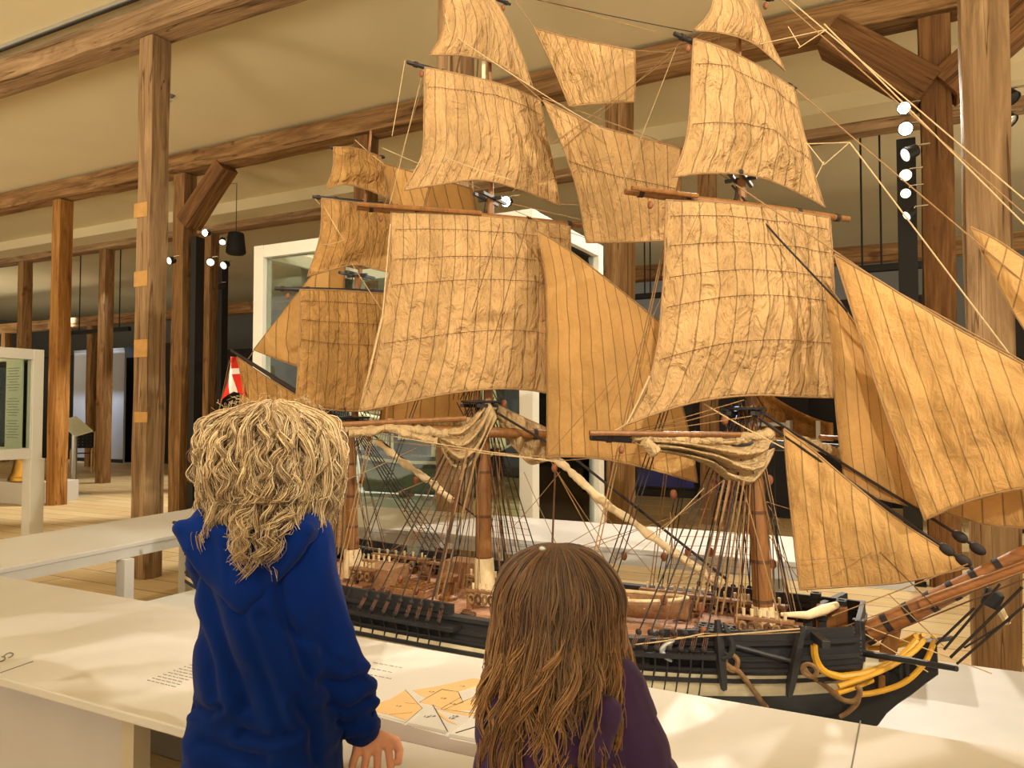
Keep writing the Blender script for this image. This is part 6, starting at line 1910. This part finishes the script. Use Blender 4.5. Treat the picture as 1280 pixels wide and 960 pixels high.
# long wavy hair ---------------------------------------------------
locks = []
brown = [rgb(84, 56, 32), rgb(68, 45, 26), rgb(106, 73, 42), rgb(56, 37, 22), rgb(92, 62, 35)]
tipc = [rgb(176, 132, 82), rgb(150, 106, 62), rgb(196, 150, 98)]
HC2 = H2 + V((0, 0, 0.008))
part = HC2 + V((0, 0, 0.088)) - Fd2*0.004
ax = (0.088, 0.096, 0.092)
NL = 360
for i in range(NL):
    az = 2*PI*((i*0.61803) % 1.0)
    hd = R2*math.cos(az) + Fd2*math.sin(az)
    fr = math.sin(az)
    if fr > 0.72: continue
    lay = rh.uniform(0.90, 1.06)
    th0 = rh.uniform(0.02, 0.55)
    long_ = rh.random()
    zend = -rh.uniform(0.09, 0.175)
    if fr < 0.1 and long_ < 0.22: zend = -rh.uniform(0.18, 0.265)
    flare = rh.uniform(0.95, 1.38); sw = rh.uniform(-0.28, 0.28); bkp = rh.uniform(0.4, 1.0)
    K = 34; path = []
    thE = 1.65
    L1 = 0.092*(thE - th0); L2 = max(0.02, -zend - 0.005); LT = L1 + L2
    for k in range(K+1):
        l = LT*k/K
        if l < L1:
            th = th0 + l/0.092
            rr_ = math.sin(th); zz = math.cos(th)*ax[2]
            az_ = az
        else:
            th = thE; q = (l-L1)/0.2
            rr_ = math.sin(thE)*(1 + (flare-1)*min(1, q*1.3)**1.3); zz = math.cos(thE)*ax[2] - (l-L1)
            az_ = az + sw*q
        h_ = R2*math.cos(az_)*ax[0]*0.98 + Fd2*math.sin(az_)*ax[1]
        path.append(HC2 - Fd2*(0.05*max(0, -fr)**0.7*max(0, min(1, (l-L1)/0.09))*bkp) + h_*rr_*lay*1.08 + V((0, 0, zz*(0.96 + 0.05*lay))))
    amp = rh.uniform(0.004, 0.014); turns = rh.uniform(1.2, 3.0); ph = rh.uniform(0, 6.28)
    ck = rh.random()
    for s_ in range(15):
        ox, oy = rh.gauss(0, 0.0048), rh.gauss(0, 0.0035); dph = rh.gauss(0, 0.25); am = amp*rh.uniform(0.8, 1.2); ln = rh.uniform(0.86, 1.0)
        pts = []
        for k in range(K+1):
            t = k/K*ln; x = t*K; a_ = min(int(x), K-1)
            p = path[a_].lerp(path[a_+1], x-a_)
            tg_ = (path[a_+1]-path[a_]).normalized()
            rad_ = (p - HC2); rad_.z = 0
            rad_ = rad_.normalized() if rad_.length > 1e-4 else V((1, 0, 0))
            u_ = V((-rad_.y, rad_.x, 0))
            g_ = 0.12*min(1, t*3) + 0.88*max(0, (t-0.32)/0.68)**1.3
            ang = ph + dph + 2*PI*turns*t
            cl = 1 - 0.5*g_ + 0.5*noise.noise(V((i*3.1, t*4, 0)))
            p = p + u_*(am*1.5*g_*math.cos(ang) + ox*cl*(0.6+0.8*t)) + rad_*(am*g_*math.sin(ang) + oy*cl)
            pts.append(p)
        cb = brown[int(rh.random()*len(brown))]; ct = tipc[int(rh.random()*3)]
        mixf = min(1, 0.25 + 0.6*ck + 0.15*rh.random())
        f_ = rh.uniform(0.8, 1.15)
        c = (tuple(min(1, a_*f_) for a_ in cb), tuple(min(1, (a_*(1-mixf) + b_*mixf)*f_*1.15) for a_, b_ in zip(cb, ct)))
        rad = rh.uniform(0.0009, 0.0017)
        locks.append((pts, [rad*(1 - 0.55*(k/K)**3) for k in range(K+1)], c))
Rm2 = Matrix((R2, Fd2, V((0, 0, 1)))).transposed()
strands('hair', locks, root2, 'long wavy brown hair with lighter ends', cap=[(HC2 - Fd2*0.006, (0.086, 0.094, 0.090), Rm2, rgb(70, 46, 28)), (HC2 - Fd2*0.012 - V((0, 0, 0.075)), (0.080, 0.080, 0.085), Rm2, rgb(64, 42, 26))])
obj('hair_clip', MB().ball(atD(678, 686, 1.13), (0.006, 0.004, 0.004), 10, 6), M['steel'], root2, smooth=60, label='small silvery hair clip')
# ================================================================== LIGHT
def spot(loc, aim, power, ang=50, blend=0.6, col=(1, 0.85, 0.62), r=0.06):
    d = bpy.data.lights.new('spot_or_fill_light', 'SPOT'); d.energy = power; d.spot_size = math.radians(ang); d.spot_blend = blend
    d.color = col; d.shadow_soft_size = r
    o = bpy.data.objects.new('spot_or_fill_light', d); COL.objects.link(o); o.location = loc
    o.rotation_euler = (V(aim) - V(loc)).to_track_quat('-Z', 'Y').to_euler()
def area(loc, aim, power, sx, sy, col):
    d = bpy.data.lights.new('soft_light', 'AREA'); d.shape = 'RECTANGLE'; d.size = sx; d.size_y = sy; d.energy = power; d.color = col
    o = bpy.data.objects.new('soft_light', d); COL.objects.link(o); o.location = loc
    o.rotation_euler = (V(aim) - V(loc)).to_track_quat('-Z', 'Y').to_euler()
WARM = (1, 0.91, 0.76)
spot((4.0, 0.6, 4.35), (-0.9, 2.8, 1.95), 1150, 40, 0.4, WARM, 0.05)
spot((1.4, -2.6, 4.5), (-1.4, 2.8, 2.05), 1150, 38, 0.5, WARM, 0.05)
spot((-2.2, 0.2, 4.5), (-0.9, 1.8, 0.6), 110, 44, 0.8, (1, 0.88, 0.7), 0.06)
# unseen upward spots added to stand in for light bounced onto the ceiling
for x, y, p in ((-3, -4.5, 1700), (4.5, -2, 1500), (-9.5, -3.5, 1800), (-15, 0, 1000), (6, 7, 800), (5, 10, 450), (-23, 9.5, 700)):
    spot((x, y, 1.2), (x - 0.4, y + 1.6, 5), p, 160, 1.0, (1, 0.89, 0.68), 1.2)
spot((-3.5, 5.2, 2.6), (-3.6, 5.1, 0.8), 220, 110, 0.6, (1, 0.95, 0.85), 0.1)
for c in LAMPS: spot(c + V((0, -0.12, -0.02)), (-0.6, 2.8, 1.4), 220, 60, 0.6, WARM, 0.05)
spot((-1.5, 6.6, 4.3), (-1.6, 3.9, 0.7), 650, 64, 0.6, (1, 0.9, 0.78))
# pools of light on the far floor
for x, y, p in ((-10.6, 7.4, 900), (-7.4, 5.2, 500), (-13.4, 10.0, 500), (0.4, 5.6, 500), (-1.0, 7.0, 400), (-4.4, 3.2, 120), (-5.0, 9.0, 500), (1.2, 9.0, 400)):
    spot((x + 0.8, y + 0.6, 4.4), (x, y, 0), p, 50, 0.6, (1, 0.91, 0.74))
spot((-13.7, 9.0, 4.2), (-14.0, 9.6, 2.6), 40, 50, 0.5, (0.9, 0.95, 1))
spot((-19.4, 11.6, 4.5), (-20.0, 13.6, 2.4), 700, 60, 0.8, (0.75, 0.85, 1))
for x, y, pw in ((-12, 14, 500), (-4, 14, 300)): spot((x, y - 1.5, 4.5), (x, y + 3.4, 2.4), pw, 120, 0.9, (1, 0.93, 0.84), 0.3)
w = bpy.data.worlds.new('world'); SC.world = w; w.use_nodes = True
bg = w.node_tree.nodes['Background']; bg.inputs[0].default_value = (1.0, 0.90, 0.74, 1); bg.inputs[1].default_value = 0.95
vs = SC.view_settings; vs.view_transform = 'Standard'; vs.look = 'None'; vs.gamma = 1.0; vs.use_curve_mapping = False
vs.exposure = 0.0

GROUPS = {'post': 'old timber posts of the hall', 'beam': 'long ceiling beams', 'spotlight': 'spotlights on the lighting poles', 'pole': 'black lighting poles',
          'light bar': 'hanging light bars', 'table': 'white display tables around the ship', 'display case': 'white-framed glass cases', 'partition': 'black partitions at the back',
          'screen': 'blue screens', 'light': 'lit slots behind the rigging', 'person': 'children at the table', 'model ship': 'ship models', 'plinth': 'white plinths'}
for o in SC.objects:
    if o.parent is None and 'category' in o and 'group' not in o and o['category'] in GROUPS: o['group'] = GROUPS[o['category']]
